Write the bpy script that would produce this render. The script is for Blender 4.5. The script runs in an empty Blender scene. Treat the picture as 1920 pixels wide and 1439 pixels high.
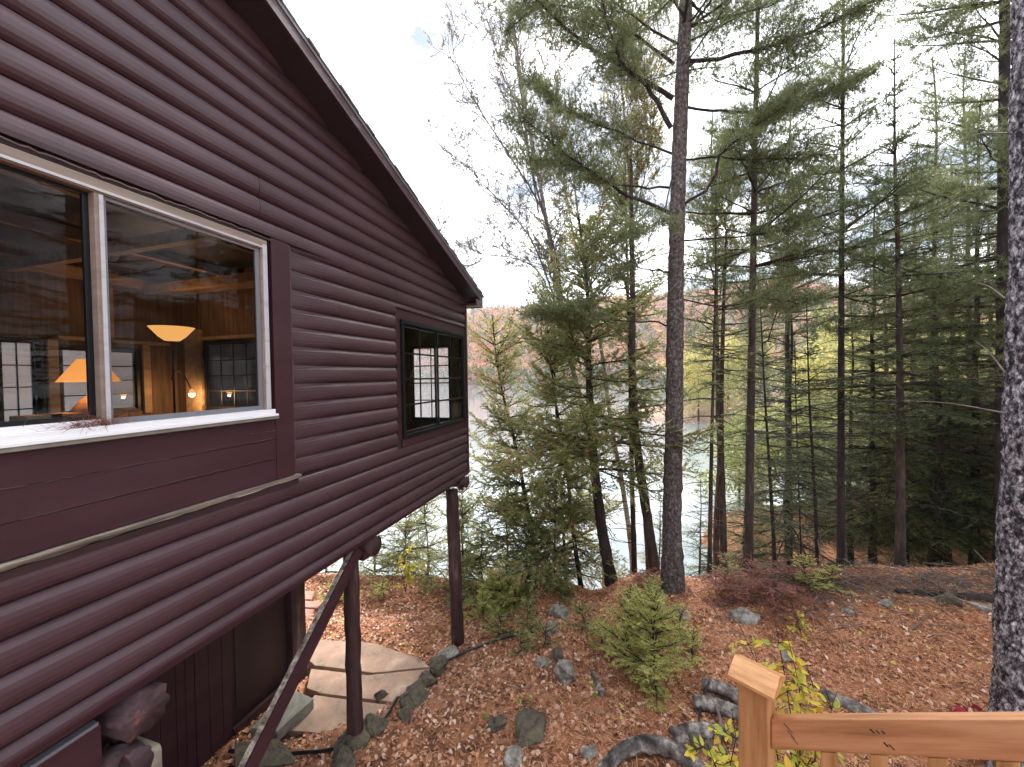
import bpy, bmesh, math, random
import numpy as np
from mathutils import Vector, Matrix, noise

# ------------------------------------------------------------------ camera, world, sun
scene = bpy.context.scene
F_PX, PITCH, ROLL = 720.0, 0.0188, 0.017
r0 = np.array([1, 0, 0.]); u0 = np.array([0, math.sin(PITCH), math.cos(PITCH)])
FW = np.array([0, math.cos(PITCH), -math.sin(PITCH)])
RT = r0 * math.cos(ROLL) - u0 * math.sin(ROLL)
UP = r0 * math.sin(ROLL) + u0 * math.cos(ROLL)
cd = bpy.data.cameras.new('camera'); cam = bpy.data.objects.new('camera', cd)
scene.collection.objects.link(cam); scene.camera = cam
cd.sensor_fit = 'HORIZONTAL'; cd.sensor_width = 36; cd.lens = F_PX / 1920 * 36
cd.clip_start = 0.05; cd.clip_end = 3000
cam.matrix_world = Matrix(((RT[0], UP[0], -FW[0], 0), (RT[1], UP[1], -FW[1], 0), (RT[2], UP[2], -FW[2], 0), (0, 0, 0, 1)))

SUN_EL, SUN_AZ = math.radians(46), math.radians(22)     # azimuth from +Y towards +X
w = bpy.data.worlds.new("World"); scene.world = w; w.use_nodes = True
nt = w.node_tree; N = nt.nodes; L = nt.links; N.clear()
out = N.new('ShaderNodeOutputWorld'); bg = N.new('ShaderNodeBackground')
sky = N.new('ShaderNodeTexSky'); sky.sky_type = 'NISHITA'; sky.sun_disc = False
sky.sun_elevation = SUN_EL; sky.sun_rotation = SUN_AZ
tc = N.new('ShaderNodeTexCoord'); mp = N.new('ShaderNodeMapping'); mp.inputs['Scale'].default_value = (2.2, 2.2, 5.5)
mp.inputs['Location'].default_value = (0.3, 0.9, 0.25)
ns = N.new('ShaderNodeTexNoise'); ns.inputs['Scale'].default_value = 1.6; ns.inputs['Detail'].default_value = 7; ns.inputs['Roughness'].default_value = .55
cr = N.new('ShaderNodeValToRGB'); cr.color_ramp.elements[0].position = .43; cr.color_ramp.elements[1].position = .60
mx = N.new('ShaderNodeMixRGB'); mx.inputs[2].default_value = (10.2, 10.4, 11.0, 1)
dk = N.new('ShaderNodeMixRGB'); dk.blend_type = 'MULTIPLY'; dk.inputs[0].default_value = 1; dk.inputs[2].default_value = (.2, .2, .2, 1)
sc = N.new('ShaderNodeMixRGB'); sc.blend_type = 'ADD'; sc.inputs[0].default_value = 1; sc.inputs[2].default_value = (.75, .92, 1.2, 1)
L.new(tc.outputs['Generated'], mp.inputs[0]); L.new(mp.outputs[0], ns.inputs['Vector']); L.new(ns.outputs['Fac'], cr.inputs[0])
L.new(sky.outputs[0], dk.inputs[1]); L.new(dk.outputs[0], sc.inputs[1]); L.new(sc.outputs[0], mx.inputs[1]); L.new(cr.outputs[0], mx.inputs[0])
L.new(mx.outputs[0], bg.inputs[0]); L.new(bg.outputs[0], out.inputs[0]); bg.inputs['Strength'].default_value = 0.14
sd = bpy.data.lights.new('sun', 'SUN'); sd.energy = 3.6; sd.angle = math.radians(24); sd.color = (1, .96, .9)
so = bpy.data.objects.new('sun', sd); scene.collection.objects.link(so)
dirv = Vector((math.sin(SUN_AZ) * math.cos(SUN_EL), math.cos(SUN_AZ) * math.cos(SUN_EL), math.sin(SUN_EL)))
so.rotation_euler = dirv.to_track_quat('Z', 'Y').to_euler()
scene.view_settings.view_transform = 'Standard'; scene.view_settings.look = 'None'
scene.view_settings.gamma = 1; scene.view_settings.exposure = 1.6
scene.cycles.max_bounces = 6; scene.cycles.diffuse_bounces = 4; scene.cycles.glossy_bounces = 3
scene.cycles.transmission_bounces = 4; scene.cycles.transparent_max_bounces = 12
scene.cycles.sample_clamp_indirect = 4.0

# ------------------------------------------------------------------ helpers
rng = np.random.default_rng(7); random.seed(7)
def ray(px, py): return RT * (px - 960) / F_PX + UP * (719.5 - py) / F_PX + FW
def at(px, py, Y):
    d = ray(px, py); return d * (Y / d[1])
PHI = math.radians(16.6425); HD = 2.9
HN = np.array([math.cos(PHI), -math.sin(PHI), 0]); HW = np.array([math.sin(PHI), math.cos(PHI), 0])
def hpt(x, y, z): return (x - HD) * HN + y * HW + np.array([0, 0, z])
def hplane(px, py, xl=None, yl=None):                 # where a line of sight meets a plane of the house
    D = ray(px, py); a = D @ HN; b = D @ HW
    t = (xl - HD) / a if xl is not None else yl / b
    return np.array([HD + a * t, b * t, D[2] * t])

def link(name, me, mat=None, parent=None, smooth=False):
    o = bpy.data.objects.new(name, me); scene.collection.objects.link(o)
    if mat: me.materials.append(mat)
    if parent: o.parent = parent
    if smooth: me.polygons.foreach_set('use_smooth', [True] * len(me.polygons))
    return o
def np_mesh(name, V, Fc, mat, parent=None, tint=None, smooth=False):
    V = np.asarray(V, np.float32); Fc = np.asarray(Fc, np.int32); k = Fc.shape[1]
    me = bpy.data.meshes.new(name)
    me.vertices.add(len(V)); me.vertices.foreach_set('co', V.ravel())
    me.loops.add(Fc.size); me.loops.foreach_set('vertex_index', Fc.ravel())
    me.polygons.add(len(Fc)); me.polygons.foreach_set('loop_start', np.arange(0, Fc.size, k, dtype=np.int32))
    try: me.polygons.foreach_set('loop_total', np.full(len(Fc), k, np.int32))
    except Exception: pass
    if tint is not None:
        a = me.attributes.new('tint', 'FLOAT', 'POINT'); a.data.foreach_set('value', np.asarray(tint, np.float32))
    me.update(calc_edges=True)
    return link(name, me, mat, parent, smooth)
def tag(o, label=None, cat=None, group=None, kind=None):
    if label: o['label'] = label
    if cat: o['category'] = cat
    if group: o['group'] = group
    if kind: o['kind'] = kind
    return o
def empty(name, label, cat, loc, rz=0, group=None):
    o = bpy.data.objects.new(name, None); scene.collection.objects.link(o)
    o.location = tuple(loc); o.rotation_euler = (0, 0, rz); o.empty_display_size = .1
    return tag(o, label, cat, group)
class MB:                                             # collects quads and triangles for one mesh
    def __init__(s): s.v = []; s.f = []
    def add(s, vs, fs):
        b = len(s.v); s.v += [tuple(map(float, q)) for q in vs]; s.f += [tuple(i + b for i in f) for f in fs]; return s
    def box(s, x0, x1, y0, y1, z0, z1):
        return s.add([(x0, y0, z0), (x1, y0, z0), (x1, y1, z0), (x0, y1, z0), (x0, y0, z1), (x1, y0, z1), (x1, y1, z1), (x0, y1, z1)],
                     [(0, 3, 2, 1), (4, 5, 6, 7), (0, 1, 5, 4), (1, 2, 6, 5), (2, 3, 7, 6), (3, 0, 4, 7)])
    def prism(s, a, b, wdt, hgt, up=(0, 0, 1)):        # a bar from a to b
        a = np.array(a, float); b = np.array(b, float); d = b - a; d /= np.linalg.norm(d)
        u = np.array(up, float); sdv = np.cross(d, u); sdv /= np.linalg.norm(sdv); u = np.cross(sdv, d)
        vs = [p + sdv * i * wdt / 2 + u * j * hgt / 2 for p in (a, b) for i, j in ((-1, -1), (1, -1), (1, 1), (-1, 1))]
        return s.add(vs, [(0, 1, 2, 3), (7, 6, 5, 4), (0, 4, 5, 1), (1, 5, 6, 2), (2, 6, 7, 3), (3, 7, 4, 0)])
    def lathe(s, prof, c=(0, 0, 0), n=24):
        b = len(s.v)
        for r, z in prof:
            for i in range(n):
                a = 2 * math.pi * i / n; s.v.append((c[0] + r * math.cos(a), c[1] + r * math.sin(a), c[2] + z))
        for j in range(len(prof) - 1):
            for i in range(n): s.f.append((b + j * n + i, b + j * n + (i + 1) % n, b + (j + 1) * n + (i + 1) % n, b + (j + 1) * n + i))
        return s
    def build(s, name, mat, parent=None, bevel=0, smooth=False):
        me = bpy.data.meshes.new(name); me.from_pydata(s.v, [], s.f); me.update()
        if bevel:
            bm = bmesh.new(); bm.from_mesh(me)
            bmesh.ops.bevel(bm, geom=[e for e in bm.edges if e.calc_face_angle(0) > .6], offset=bevel, segments=2, affect='EDGES', profile=.6)
            bm.to_mesh(me); bm.free()
        return link(name, me, mat, parent, smooth)
def tube_arrays(P, R, n=6, base=0, rough=0.0, seed=0):
    P = np.asarray(P, float); R = np.asarray(R, float); m = len(P)
    T = np.gradient(P, axis=0); T /= np.linalg.norm(T, axis=1)[:, None] + 1e-9
    ref = np.array([0.31, 0.95, 0.05]) if abs(T[:, 2]).mean() > .6 else np.array([0.03, 0.05, 1.0])
    S = np.cross(T, ref); S /= np.linalg.norm(S, axis=1)[:, None] + 1e-9
    U = np.cross(S, T)
    a = np.arange(n) * 2 * math.pi / n
    rr = R[:, None] * np.ones((1, n))
    if rough: rr = rr * (1 + rough * np.random.default_rng(seed).normal(size=(m, n)))
    V = P[:, None] + rr[..., None] * (np.cos(a)[None, :, None] * S[:, None] + np.sin(a)[None, :, None] * U[:, None])
    i = np.arange(m - 1)[:, None] * n; j = np.arange(n)[None]
    Fq = np.stack([i + j, i + (j + 1) % n, i + n + (j + 1) % n, i + n + j], -1).reshape(-1, 4) + base
    return V.reshape(-1, 3), Fq
class TB:                                             # collects tubes
    def __init__(s): s.V = []; s.F = []; s.n = 0
    def add(s, P, R, n=6, rough=0, seed=0):
        v, f = tube_arrays(P, R, n, s.n, rough, seed); s.V.append(v); s.F.append(f); s.n += len(v); return s
    def build(s, name, mat, parent=None):
        return np_mesh(name, np.concatenate(s.V), np.concatenate(s.F), mat, parent, smooth=True)
def spline(pts, n):
    pts = np.asarray(pts, float); m = len(pts)
    if m == 2: return pts[0] + (pts[1] - pts[0]) * np.linspace(0, 1, n)[:, None]
    t = np.concatenate([[0], np.cumsum(np.linalg.norm(np.diff(pts[:, :3], axis=0), axis=1))]); tt = np.linspace(0, t[-1], n)
    g = np.stack([np.gradient(pts[:, k], t) for k in range(pts.shape[1])], 1)
    i = np.clip(np.searchsorted(t, tt, 'right') - 1, 0, m - 2); h = (t[i + 1] - t[i])[:, None]; u = ((tt - t[i]) / h[:, 0])[:, None]
    return (2 * u**3 - 3 * u**2 + 1) * pts[i] + (u**3 - 2 * u**2 + u) * h * g[i] + (-2 * u**3 + 3 * u**2) * pts[i + 1] + (u**3 - u**2) * h * g[i + 1]

# ------------------------------------------------------------------ materials
def mat_base(name, rough=.7, spec=.3):
    m = bpy.data.materials.new(name); m.use_nodes = True
    b = m.node_tree.nodes['Principled BSDF']; b.inputs['Roughness'].default_value = rough
    b.inputs['Specular IOR Level'].default_value = spec
    return m, m.node_tree.nodes, m.node_tree.links, b
def ramp_mat(name, cols, scale=8, stretch=(1, 1, 1), rough=.7, bump=.3, bscale=None, detail=6, spec=.3, nrough=.6, coord='Object', bdist=.01, lo=.3, hi=.7, rot=None):
    m, n, l, b = mat_base(name, rough, spec)
    tc = n.new('ShaderNodeTexCoord'); mp = n.new('ShaderNodeMapping'); mp.inputs['Scale'].default_value = stretch
    nz = n.new('ShaderNodeTexNoise'); nz.inputs['Scale'].default_value = scale; nz.inputs['Detail'].default_value = detail; nz.inputs['Roughness'].default_value = nrough
    cr = n.new('ShaderNodeValToRGB'); e = cr.color_ramp.elements
    e[0].position = lo; e[1].position = hi; e[0].color = (*cols[0], 1); e[1].color = (*cols[-1], 1)
    for k, c in enumerate(cols[1:-1]):
        q = e.new(lo + (hi - lo) * (k + 1) / (len(cols) - 1)); q.color = (*c, 1)
    src = tc.outputs[coord]
    if rot: m0 = n.new('ShaderNodeMapping'); m0.inputs['Rotation'].default_value = rot; l.new(src, m0.inputs[0]); src = m0.outputs[0]
    l.new(src, mp.inputs[0]); l.new(mp.outputs[0], nz.inputs['Vector']); l.new(nz.outputs['Fac'], cr.inputs[0]); l.new(cr.outputs[0], b.inputs['Base Color'])
    if bump:
        n2 = n.new('ShaderNodeTexNoise'); n2.inputs['Scale'].default_value = bscale or scale * 3; n2.inputs['Detail'].default_value = 5
        bp = n.new('ShaderNodeBump'); bp.inputs['Strength'].default_value = bump; bp.inputs['Distance'].default_value = bdist
        l.new(mp.outputs[0], n2.inputs['Vector']); l.new(n2.outputs['Fac'], bp.inputs['Height']); l.new(bp.outputs[0], b.inputs['Normal'])
    return m
def leaf_mat(name, stops, rough=.55, trans=.3):
    m, n, l, b = mat_base(name, rough, .25)
    a = n.new('ShaderNodeAttribute'); a.attribute_name = 'tint'
    cr = n.new('ShaderNodeValToRGB'); e = cr.color_ramp.elements
    e[0].position = stops[0][0]; e[0].color = (*stops[0][1], 1); e[1].position = stops[-1][0]; e[1].color = (*stops[-1][1], 1)
    for p, c in stops[1:-1]: q = e.new(p); q.color = (*c, 1)
    l.new(a.outputs['Fac'], cr.inputs[0]); l.new(cr.outputs[0], b.inputs['Base Color'])
    t = n.new('ShaderNodeBsdfTranslucent'); l.new(cr.outputs[0], t.inputs[0])
    ms = n.new('ShaderNodeMixShader'); ms.inputs[0].default_value = trans
    l.new(b.outputs[0], ms.inputs[1]); l.new(t.outputs[0], ms.inputs[2]); l.new(ms.outputs[0], n['Material Output'].inputs[0])
    return m
def plain(name, col, rough=.5, spec=.4, metal=0):
    m, n, l, b = mat_base(name, rough, spec); b.inputs['Base Color'].default_value = (*col, 1); b.inputs['Metallic'].default_value = metal
    return m
M = {}
M['siding'] = ramp_mat('siding_paint', [(.041, .0185, .0235), (.055, .025, .0315), (.069, .034, .042), (.071, .036, .045), (.14, .10, .11)], 2.6, (1, .35, 1.2), .44, .22, 70, spec=.5, bdist=.004, lo=.3, hi=.86, nrough=.7)
M['trim'] = ramp_mat('trim_paint', [(.036, .0125, .0165), (.045, .016, .021), (.056, .023, .029)], 3.0, (1, .3, 1.5), .5, .16, 70, spec=.3, bdist=.004)
M['soffit'] = ramp_mat('soffit_paint', [(.030, .018, .025), (.040, .024, .034)], 2.0, (1, .3, 1), .5, .1, 60, spec=.4)
M['dark_trim'] = ramp_mat('dark_brown_paint', [(.03, .014, .016), (.05, .024, .026)], 3.0, (1, 1, .3), .5, .15, 50)
M['weathered'] = ramp_mat('weathered_wood', [(.05, .035, .03), (.20, .16, .13), (.46, .40, .32)], 9, (1.5, .12, 4), .85, .6, 40, lo=.35, hi=.68)
M['white'] = ramp_mat('white_paint', [(.22, .20, .19), (.40, .39, .40), (.46, .45, .47)], 5, (1, .5, 3), .45, .1, 40, lo=.25, hi=.5)
M['white_skylit'] = ramp_mat('skylit_white_paint', [(.35, .33, .31), (.70, .69, .71), (.76, .75, .77)], 5, (1, .5, 3), .45, .1, 40, lo=.25, hi=.45)  # same white paint, with the skylight on the sill put into its colour
M['beige'] = ramp_mat('beige_paint', [(.17, .125, .10), (.27, .21, .17)], 6, (1, .3, 3), .55, .12, 40)
M['grey_metal'] = plain('grey_screen_frame', (.16, .16, .18), .45, .5)
M['black'] = plain('black_window_paint', (.004, .0045, .006), .4, .3)
M['concrete'] = ramp_mat('grey_sill_edge', [(.13, .12, .10), (.26, .25, .21)], 12, (1, .4, 1), .9, .3)
M['shingle'] = ramp_mat('roof_shingle', [(.07, .07, .065), (.17, .165, .14)], 14, (1, 1, 1), .95, .5)
M['inwood'] = ramp_mat('interior_boards', [(.035, .022, .014), (.09, .056, .034), (.14, .09, .055)], 3.5, (6, 6, .35), .6, .15, 30)
M['indark'] = ramp_mat('interior_dark_wood', [(.03, .022, .016), (.07, .05, .035)], 4, (3, .4, 3), .6, .15)
M['beam'] = ramp_mat('interior_beam', [(.20, .14, .09), (.36, .26, .17)], 4, (3, .4, 3), .65, .15)
M['post_log'] = ramp_mat('painted_log', [(.030, .014, .014), (.062, .028, .028), (.16, .115, .09)], 6, (2, 2, .35), .75, .5, 30, lo=.4, hi=.78)
M['rot'] = ramp_mat('rotten_log', [(.05, .028, .032), (.075, .045, .052), (.28, .08, .04), (.42, .34, .28)], 5, (1.4, 1.4, 1.4), .85, .8, 22, lo=.46, hi=.80)
M['stone_pier'] = ramp_mat('pier_stone', [(.16, .13, .10), (.34, .30, .24)], 6, (1, 1, 1), .9, .6)
M['cedarwood'] = ramp_mat('new_post_wood', [(.24, .10, .035), (.42, .20, .08), (.52, .28, .13)], 3.2, (9, 9, .7), .5, .15, 9, detail=9, spec=.35)
M['cedarrail'] = ramp_mat('new_rail_wood', [(.26, .11, .045), (.44, .20, .09), (.55, .29, .15)], 3.0, (.8, 9, 9), .42, .15, 9, detail=9, spec=.45, rot=(0, math.atan(.665), 0))
M['cedarcap'] = ramp_mat('new_cap_wood', [(.34, .14, .045), (.50, .24, .09), (.60, .32, .14)], 4, (2, 12, 12), .42, .12, 9, detail=9, spec=.4)
M['ground'] = ramp_mat('forest_floor', [(.04, .02, .013), (.17, .075, .04), (.42, .185, .09), (.44, .26, .17)], 3.2, (1, 1, 1), .95, .9, 34, detail=12, nrough=.75, bdist=.05)
M['rock'] = ramp_mat('lichen_rock', [(.07, .06, .05), (.20, .18, .15), (.36, .335, .295), (.52, .49, .45)], 7, (1, 1, 1), .9, .8, 16, nrough=.7, lo=.32, hi=.74, bdist=.03)
M['rock_dark'] = ramp_mat('mossy_rock', [(.04, .032, .024), (.11, .09, .068), (.15, .135, .07)], 7, (1, 1, 1), .95, .8, 16, nrough=.7, bdist=.03)
M['slab'] = ramp_mat('flagstone', [(.08, .08, .04), (.26, .18, .13), (.33, .21, .15), (.42, .32, .24)], 2.4, (1, 1, 1), .85, .4, 20, detail=9, bdist=.012)
M['brick'] = ramp_mat('red_paver', [(.26, .12, .09), (.40, .22, .17)], 8, (1, 1, 1), .9, .3)
M['hose'] = plain('black_pipe_plastic', (.012, .013, .016), .35, .5)
M['deadlog'] = ramp_mat('dead_log_bark', [(.03, .026, .024), (.13, .11, .10), (.42, .37, .33)], 9, (1, 1, 1), .9, .9, 24, lo=.36, hi=.68, bdist=.02)
M['stick'] = ramp_mat('grey_stick', [(.07, .05, .045), (.24, .19, .16)], 9, (1, 1, 1), .9, .3)
def bark(name, cols, sc=9, st=(1, 1, .3), **k): return ramp_mat(name, cols, sc, st, .92, .9, 26, detail=8, nrough=.7, bdist=.02, **k)
M['bark_pine'] = bark('pine_bark', [(.022, .017, .015), (.06, .046, .041), (.11, .09, .083), (.24, .22, .21)], 24, (1, 1, .75), lo=.36, hi=.66)
M['bark_dark'] = bark('dark_bark', [(.012, .008, .008), (.030, .021, .019), (.07, .052, .047)])
M['bark_brown'] = bark('brown_bark', [(.020, .013, .012), (.055, .038, .032), (.12, .09, .08)])
M['bark_birch'] = bark('birch_bark', [(.07, .055, .05), (.28, .25, .23), (.48, .45, .43)], 7, (.6, .6, 2.2), lo=.36, hi=.62)
M['twig'] = plain('dark_twig', (.045, .034, .028), .9, .2)
M['twig_birch'] = plain('birch_twig', (.14, .12, .115), .9, .2)
M['needle_pine'] = leaf_mat('pine_needles', [(0, (.09, .115, .05)), (.5, (.18, .205, .095)), (1, (.28, .29, .14))], trans=.45)
M['needle_fir'] = leaf_mat('fir_needles', [(0, (.045, .060, .026)), (.5, (.11, .135, .052)), (.9, (.19, .21, .09)), (1, (.27, .16, .09))], trans=.44)
M['needle_cedar'] = leaf_mat('cedar_sprays', [(0, (.12, .135, .045)), (.5, (.28, .30, .11)), (.80, (.42, .43, .18)), (.90, (.52, .36, .16)), (1, (.62, .26, .14))], trans=.45)
M['needle_light'] = leaf_mat('young_fir_needles', [(0, (.26, .29, .07)), (.6, (.50, .50, .16)), (1, (.66, .58, .24))], trans=.45)
M['needle_dead'] = leaf_mat('dead_red_needles', [(0, (.12, .04, .028)), (1, (.34, .13, .09))])
M['leaf_birch'] = leaf_mat('birch_leaves', [(0, (.10, .13, .05)), (.6, (.22, .20, .07)), (1, (.42, .22, .06))], trans=.45)
M['leaf_yellow'] = leaf_mat('yellow_leaves', [(0, (.34, .40, .07)), (.5, (.68, .56, .08)), (1, (.72, .38, .05))], trans=.4)
M['leaf_red'] = leaf_mat('red_leaves', [(0, (.26, .012, .03)), (1, (.42, .03, .05))], trans=.3)
M['leaf_far'] = leaf_mat('autumn_leaves', [(0, (.10, .15, .05)), (.45, (.34, .35, .11)), (.78, (.58, .48, .18)), (1, (.52, .26, .11))], trans=.4)
M['litter'] = leaf_mat('fallen_leaves', [(0, (.10, .04, .028)), (.3, (.32, .14, .075)), (.6, (.55, .28, .17)), (.93, (.78, .58, .46)), (1, (.6, .55, .12))], rough=.8, trans=.1)
M['needles_ground'] = leaf_mat('fallen_needles', [(0, (.20, .065, .03)), (.5, (.60, .25, .11)), (1, (.85, .52, .33))], rough=.8, trans=.05)
M['moss'] = ramp_mat('moss', [(.08, .12, .03), (.22, .28, .07)], 12, (1, 1, 1), .95, .6)
M['far_forest'] = leaf_mat('far_forest_leaves', [(0, (.03, .08, .04)), (.3, (.09, .14, .05)), (.45, (.50, .38, .10)), (.7, (.60, .24, .10)), (1, (.50, .17, .18))], rough=.9, trans=.15)
# glass: a clear pane with its mirror reflection
def glass_mat(name, tintc, refl=1.5):
    m = bpy.data.materials.new(name); m.use_nodes = True; n = m.node_tree.nodes; l = m.node_tree.links; n.clear()
    o = n.new('ShaderNodeOutputMaterial'); t = n.new('ShaderNodeBsdfTransparent'); t.inputs[0].default_value = (*tintc, 1)
    g = n.new('ShaderNodeBsdfGlossy'); g.inputs['Roughness'].default_value = .0
    fr = n.new('ShaderNodeFresnel'); fr.inputs[0].default_value = refl; ms = n.new('ShaderNodeMixShader')
    l.new(fr.outputs[0], ms.inputs[0]); l.new(t.outputs[0], ms.inputs[1]); l.new(g.outputs[0], ms.inputs[2]); l.new(ms.outputs[0], o.inputs[0])
    return m
M['glass'] = glass_mat('window_glass', (.80, .80, .82), 1.28)
def hazy(nm, f_, tc_):
    m = glass_mat(nm, tc_, 1.45); n = m.node_tree.nodes; l = m.node_tree.links
    t = n.new('ShaderNodeBsdfTranslucent'); t.inputs[0].default_value = (.6, .6, .63, 1); ms = n.new('ShaderNodeMixShader'); ms.inputs[0].default_value = f_
    o = [q for q in n if q.type == 'OUTPUT_MATERIAL'][0]; src = o.inputs[0].links[0].from_socket
    l.new(src, ms.inputs[1]); l.new(t.outputs[0], ms.inputs[2]); l.new(ms.outputs[0], o.inputs[0]); return m
M['haze'] = hazy('hazy_storm_glass', .30, (.9, .9, .92)); M['haze_dim'] = hazy('dark_hazy_glass', .10, (.34, .34, .37))  # the second is less translucent and has a darker tint
M['screen'] = glass_mat('screened_glass', (.55, .53, .53), 1.25)
def shade_mat(name, col, strength):
    m, n, l, b = mat_base(name, .6, .3); b.inputs['Base Color'].default_value = (.8, .5, .2, 1)
    b.inputs['Emission Color'].default_value = (*col, 1); b.inputs['Emission Strength'].default_value = strength
    return m
M['shade'] = shade_mat('lit_lamp_shade', (1, .36, .07), .34)
M['bowl'] = shade_mat('lit_glass_bowl', (1, .50, .14), .5)
M['bulb'] = shade_mat('lit_bulb', (1, .62, .22), 14)
M['lamp_metal'] = plain('bronze_lamp_metal', (.04, .025, .015), .4, .5, .5)

# ------------------------------------------------------------------ terrain
WATER = -7.3
_cp = [(600,1210,-4.85),(700,1330,-4.82),(620,1300,-4.82),(800,1250,-4.82),(680,1270,-4.84),(665,1383,-4.38),(855,1218,-4.95),(440,1390,-4.62),(520,1320,-4.62),(620,1425,-4.25),(900,1400,-4.05),
       (1000,1300,-4.15),(1100,1200,-4.2),(950,1200,-4.62),(1060,1300,-4.1),(1262,1110,-3.95),(1400,1200,-3.88),(1600,1150,-3.72),(1850,1150,-3.6),
       (1600,1300,-3.75),(1300,1400,-3.85),(1850,1300,-3.62),(750,1110,-5.15),(900,1110,-5.1),(650,1120,-5.1),(1050,1140,-4.55),(860,1300,-4.4),(790,1390,-4.3),(1020,1430,-3.95)]
CP = []
for a, b, z in _cp:
    d_ = ray(a, b); s_ = z / d_[2]; CP.append((d_[0] * s_, d_[1] * s_, z))
CP += [(-8, 3, -4.6), (8, 2, -3.5), (12, 6, -3.3), (0, 0, -3.8), (8, -6, -3.2), (-8, -6, -3.4), (-8, 9, -5.2), (0, 2.5, -3.95), (4, 2, -3.65), (-3, 2, -4.3), (-5, 6, -4.9), (14, 14, -4.6), (22, 10, -3.4), (9, 8, -3.7), (3, -8, -3.2)]
CP = np.array(CP)
YC = ([-30, -8, -3, 0, 1.5, 3, 6.6, 8.5, 12, 18, 40], [9.8, 9.8, 9.6, 9.1, 7.8, 7.1, 6.75, 6.9, 7.2, 7.6, 8])
_g = np.random.default_rng(3); _k = _g.normal(size=(14, 2)) * np.linspace(.5, 5, 14)[:, None]; _ph = _g.uniform(0, 6.28, 14)
def gz(X, Y):
    X = np.asarray(X, float); Y = np.asarray(Y, float)
    d2 = (X[..., None] - CP[:, 0])**2 + (Y[..., None] - CP[:, 1])**2
    wt = np.exp(-d2 / (2 * .65**2)) + .004 / (1 + d2)**1.5
    z = (wt * CP[:, 2]).sum(-1) / wt.sum(-1)
    for k in range(14): z = z + .016 / (1 + .18 * k) * np.sin(X * _k[k, 0] * 1.6 + Y * _k[k, 1] * 1.6 + _ph[k])
    e = np.maximum(Y - np.interp(X, *YC), 0)
    return np.maximum(z - .72 * e * np.minimum(1, e / 1.2), np.where(e > 0, np.interp(X, [6, 10], [-8.6, -6.1]) - np.clip((Y - 17 - .25 * (X - 10)) * .5, 0, 2.6), -99) + .05 * np.sin(X * 2 + Y))
def hit(px, py):
    D = ray(px, py); ys = np.linspace(1.5, 30, 1200); P = D[None] * (ys / D[1])[:, None]
    g = gz(P[:, 0], P[:, 1]); i = np.argmax(P[:, 2] < g)
    return np.array([P[i, 0], P[i, 1], g[i]])
def on(X, Y): return np.array([X, Y, float(gz(X, Y))])
def grid_terrain():
    c = np.linspace(-1, 1, 361); xs = 3 + 45 * np.sign(c) * abs(c)**1.9; ys = 6 + 42 * np.sign(c) * abs(c)**1.9
    X, Y = np.meshgrid(xs, ys); Z = np.empty_like(X)
    for i in range(len(ys)): Z[i] = gz(X[i], Y[i])
    n = len(xs); i = np.arange(n - 1)[:, None] * n; j = np.arange(n - 1)[None]
    Fq = np.stack([i + j, i + j + 1, i + n + j + 1, i + n + j], -1).reshape(-1, 4)
    return np_mesh('ground', np.stack([X, Y, Z], -1).reshape(-1, 3), Fq, M['ground'], smooth=True)
tag(grid_terrain(), kind='structure')
# lake
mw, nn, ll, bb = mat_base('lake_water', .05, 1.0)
bb.inputs['Base Color'].default_value = (.22, .25, .26, 1); bb.inputs['IOR'].default_value = 1.33  # pale base colour stands in for sky reflected on the water
tcn = nn.new('ShaderNodeTexCoord'); nz = nn.new('ShaderNodeTexNoise'); nz.inputs['Scale'].default_value = 1.4; nz.inputs['Detail'].default_value = 4
mpw = nn.new('ShaderNodeMapping'); mpw.inputs['Scale'].default_value = (1, .5, 1)
bpw = nn.new('ShaderNodeBump'); bpw.inputs['Strength'].default_value = .3; bpw.inputs['Distance'].default_value = .06
ll.new(tcn.outputs['Object'], mpw.inputs[0]); ll.new(mpw.outputs[0], nz.inputs['Vector']); ll.new(nz.outputs['Fac'], bpw.inputs['Height']); ll.new(bpw.outputs[0], bb.inputs['Normal'])
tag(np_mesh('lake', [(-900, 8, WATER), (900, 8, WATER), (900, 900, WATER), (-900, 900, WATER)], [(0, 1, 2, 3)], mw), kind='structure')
# hill across the lake and its forest
def hill_z(az, R):
    top = 96 + 16 * np.sin(az * 4.1 + .6) + 7 * np.sin(az * 11 + 1) - 14 * np.exp(-((az - .1) / .12)**2)
    t = np.clip((R - shore_r(az)) / 260, 0, 1); return WATER - .6 + (top + 7) * (t * t * (3 - 2 * t))**.9
def shore_r(az): return 350 + 22 * np.sin(az * 6.3 + 2) + 9 * np.sin(az * 19)
AZ, RR = np.meshgrid(np.linspace(-1.35, 1.35, 160), np.linspace(330, 900, 60))
ZZ = hill_z(AZ, RR); n_ = 160; i_ = np.arange(59)[:, None] * n_; j_ = np.arange(159)[None]
tag(np_mesh('hills', np.stack([RR * np.sin(AZ), RR * np.cos(AZ), ZZ], -1).reshape(-1, 3), np.stack([i_ + j_, i_ + j_ + 1, i_ + n_ + j_ + 1, i_ + n_ + j_], -1).reshape(-1, 4),
            ramp_mat('hill_floor', [(.10, .08, .04), (.2, .12, .07)], .05, rough=.95, bump=0), smooth=True), kind='structure')
def leaf_cloud(C, S, g, tint, size):                  # quads at centres C, random tilt; returns V, F, tint
    n = len(C); a = g.normal(size=(n, 3)); a /= np.linalg.norm(a, axis=1)[:, None]; b = np.cross(a, g.normal(size=(n, 3))); b /= np.linalg.norm(b, axis=1)[:, None]
    s = (size * S)[:, None]
    V = np.stack([C - a * s, C + b * s * .5, C + a * s, C - b * s * .5], 1).reshape(-1, 3)
    return V, np.arange(4 * n).reshape(-1, 4), np.repeat(tint, 4)
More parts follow.
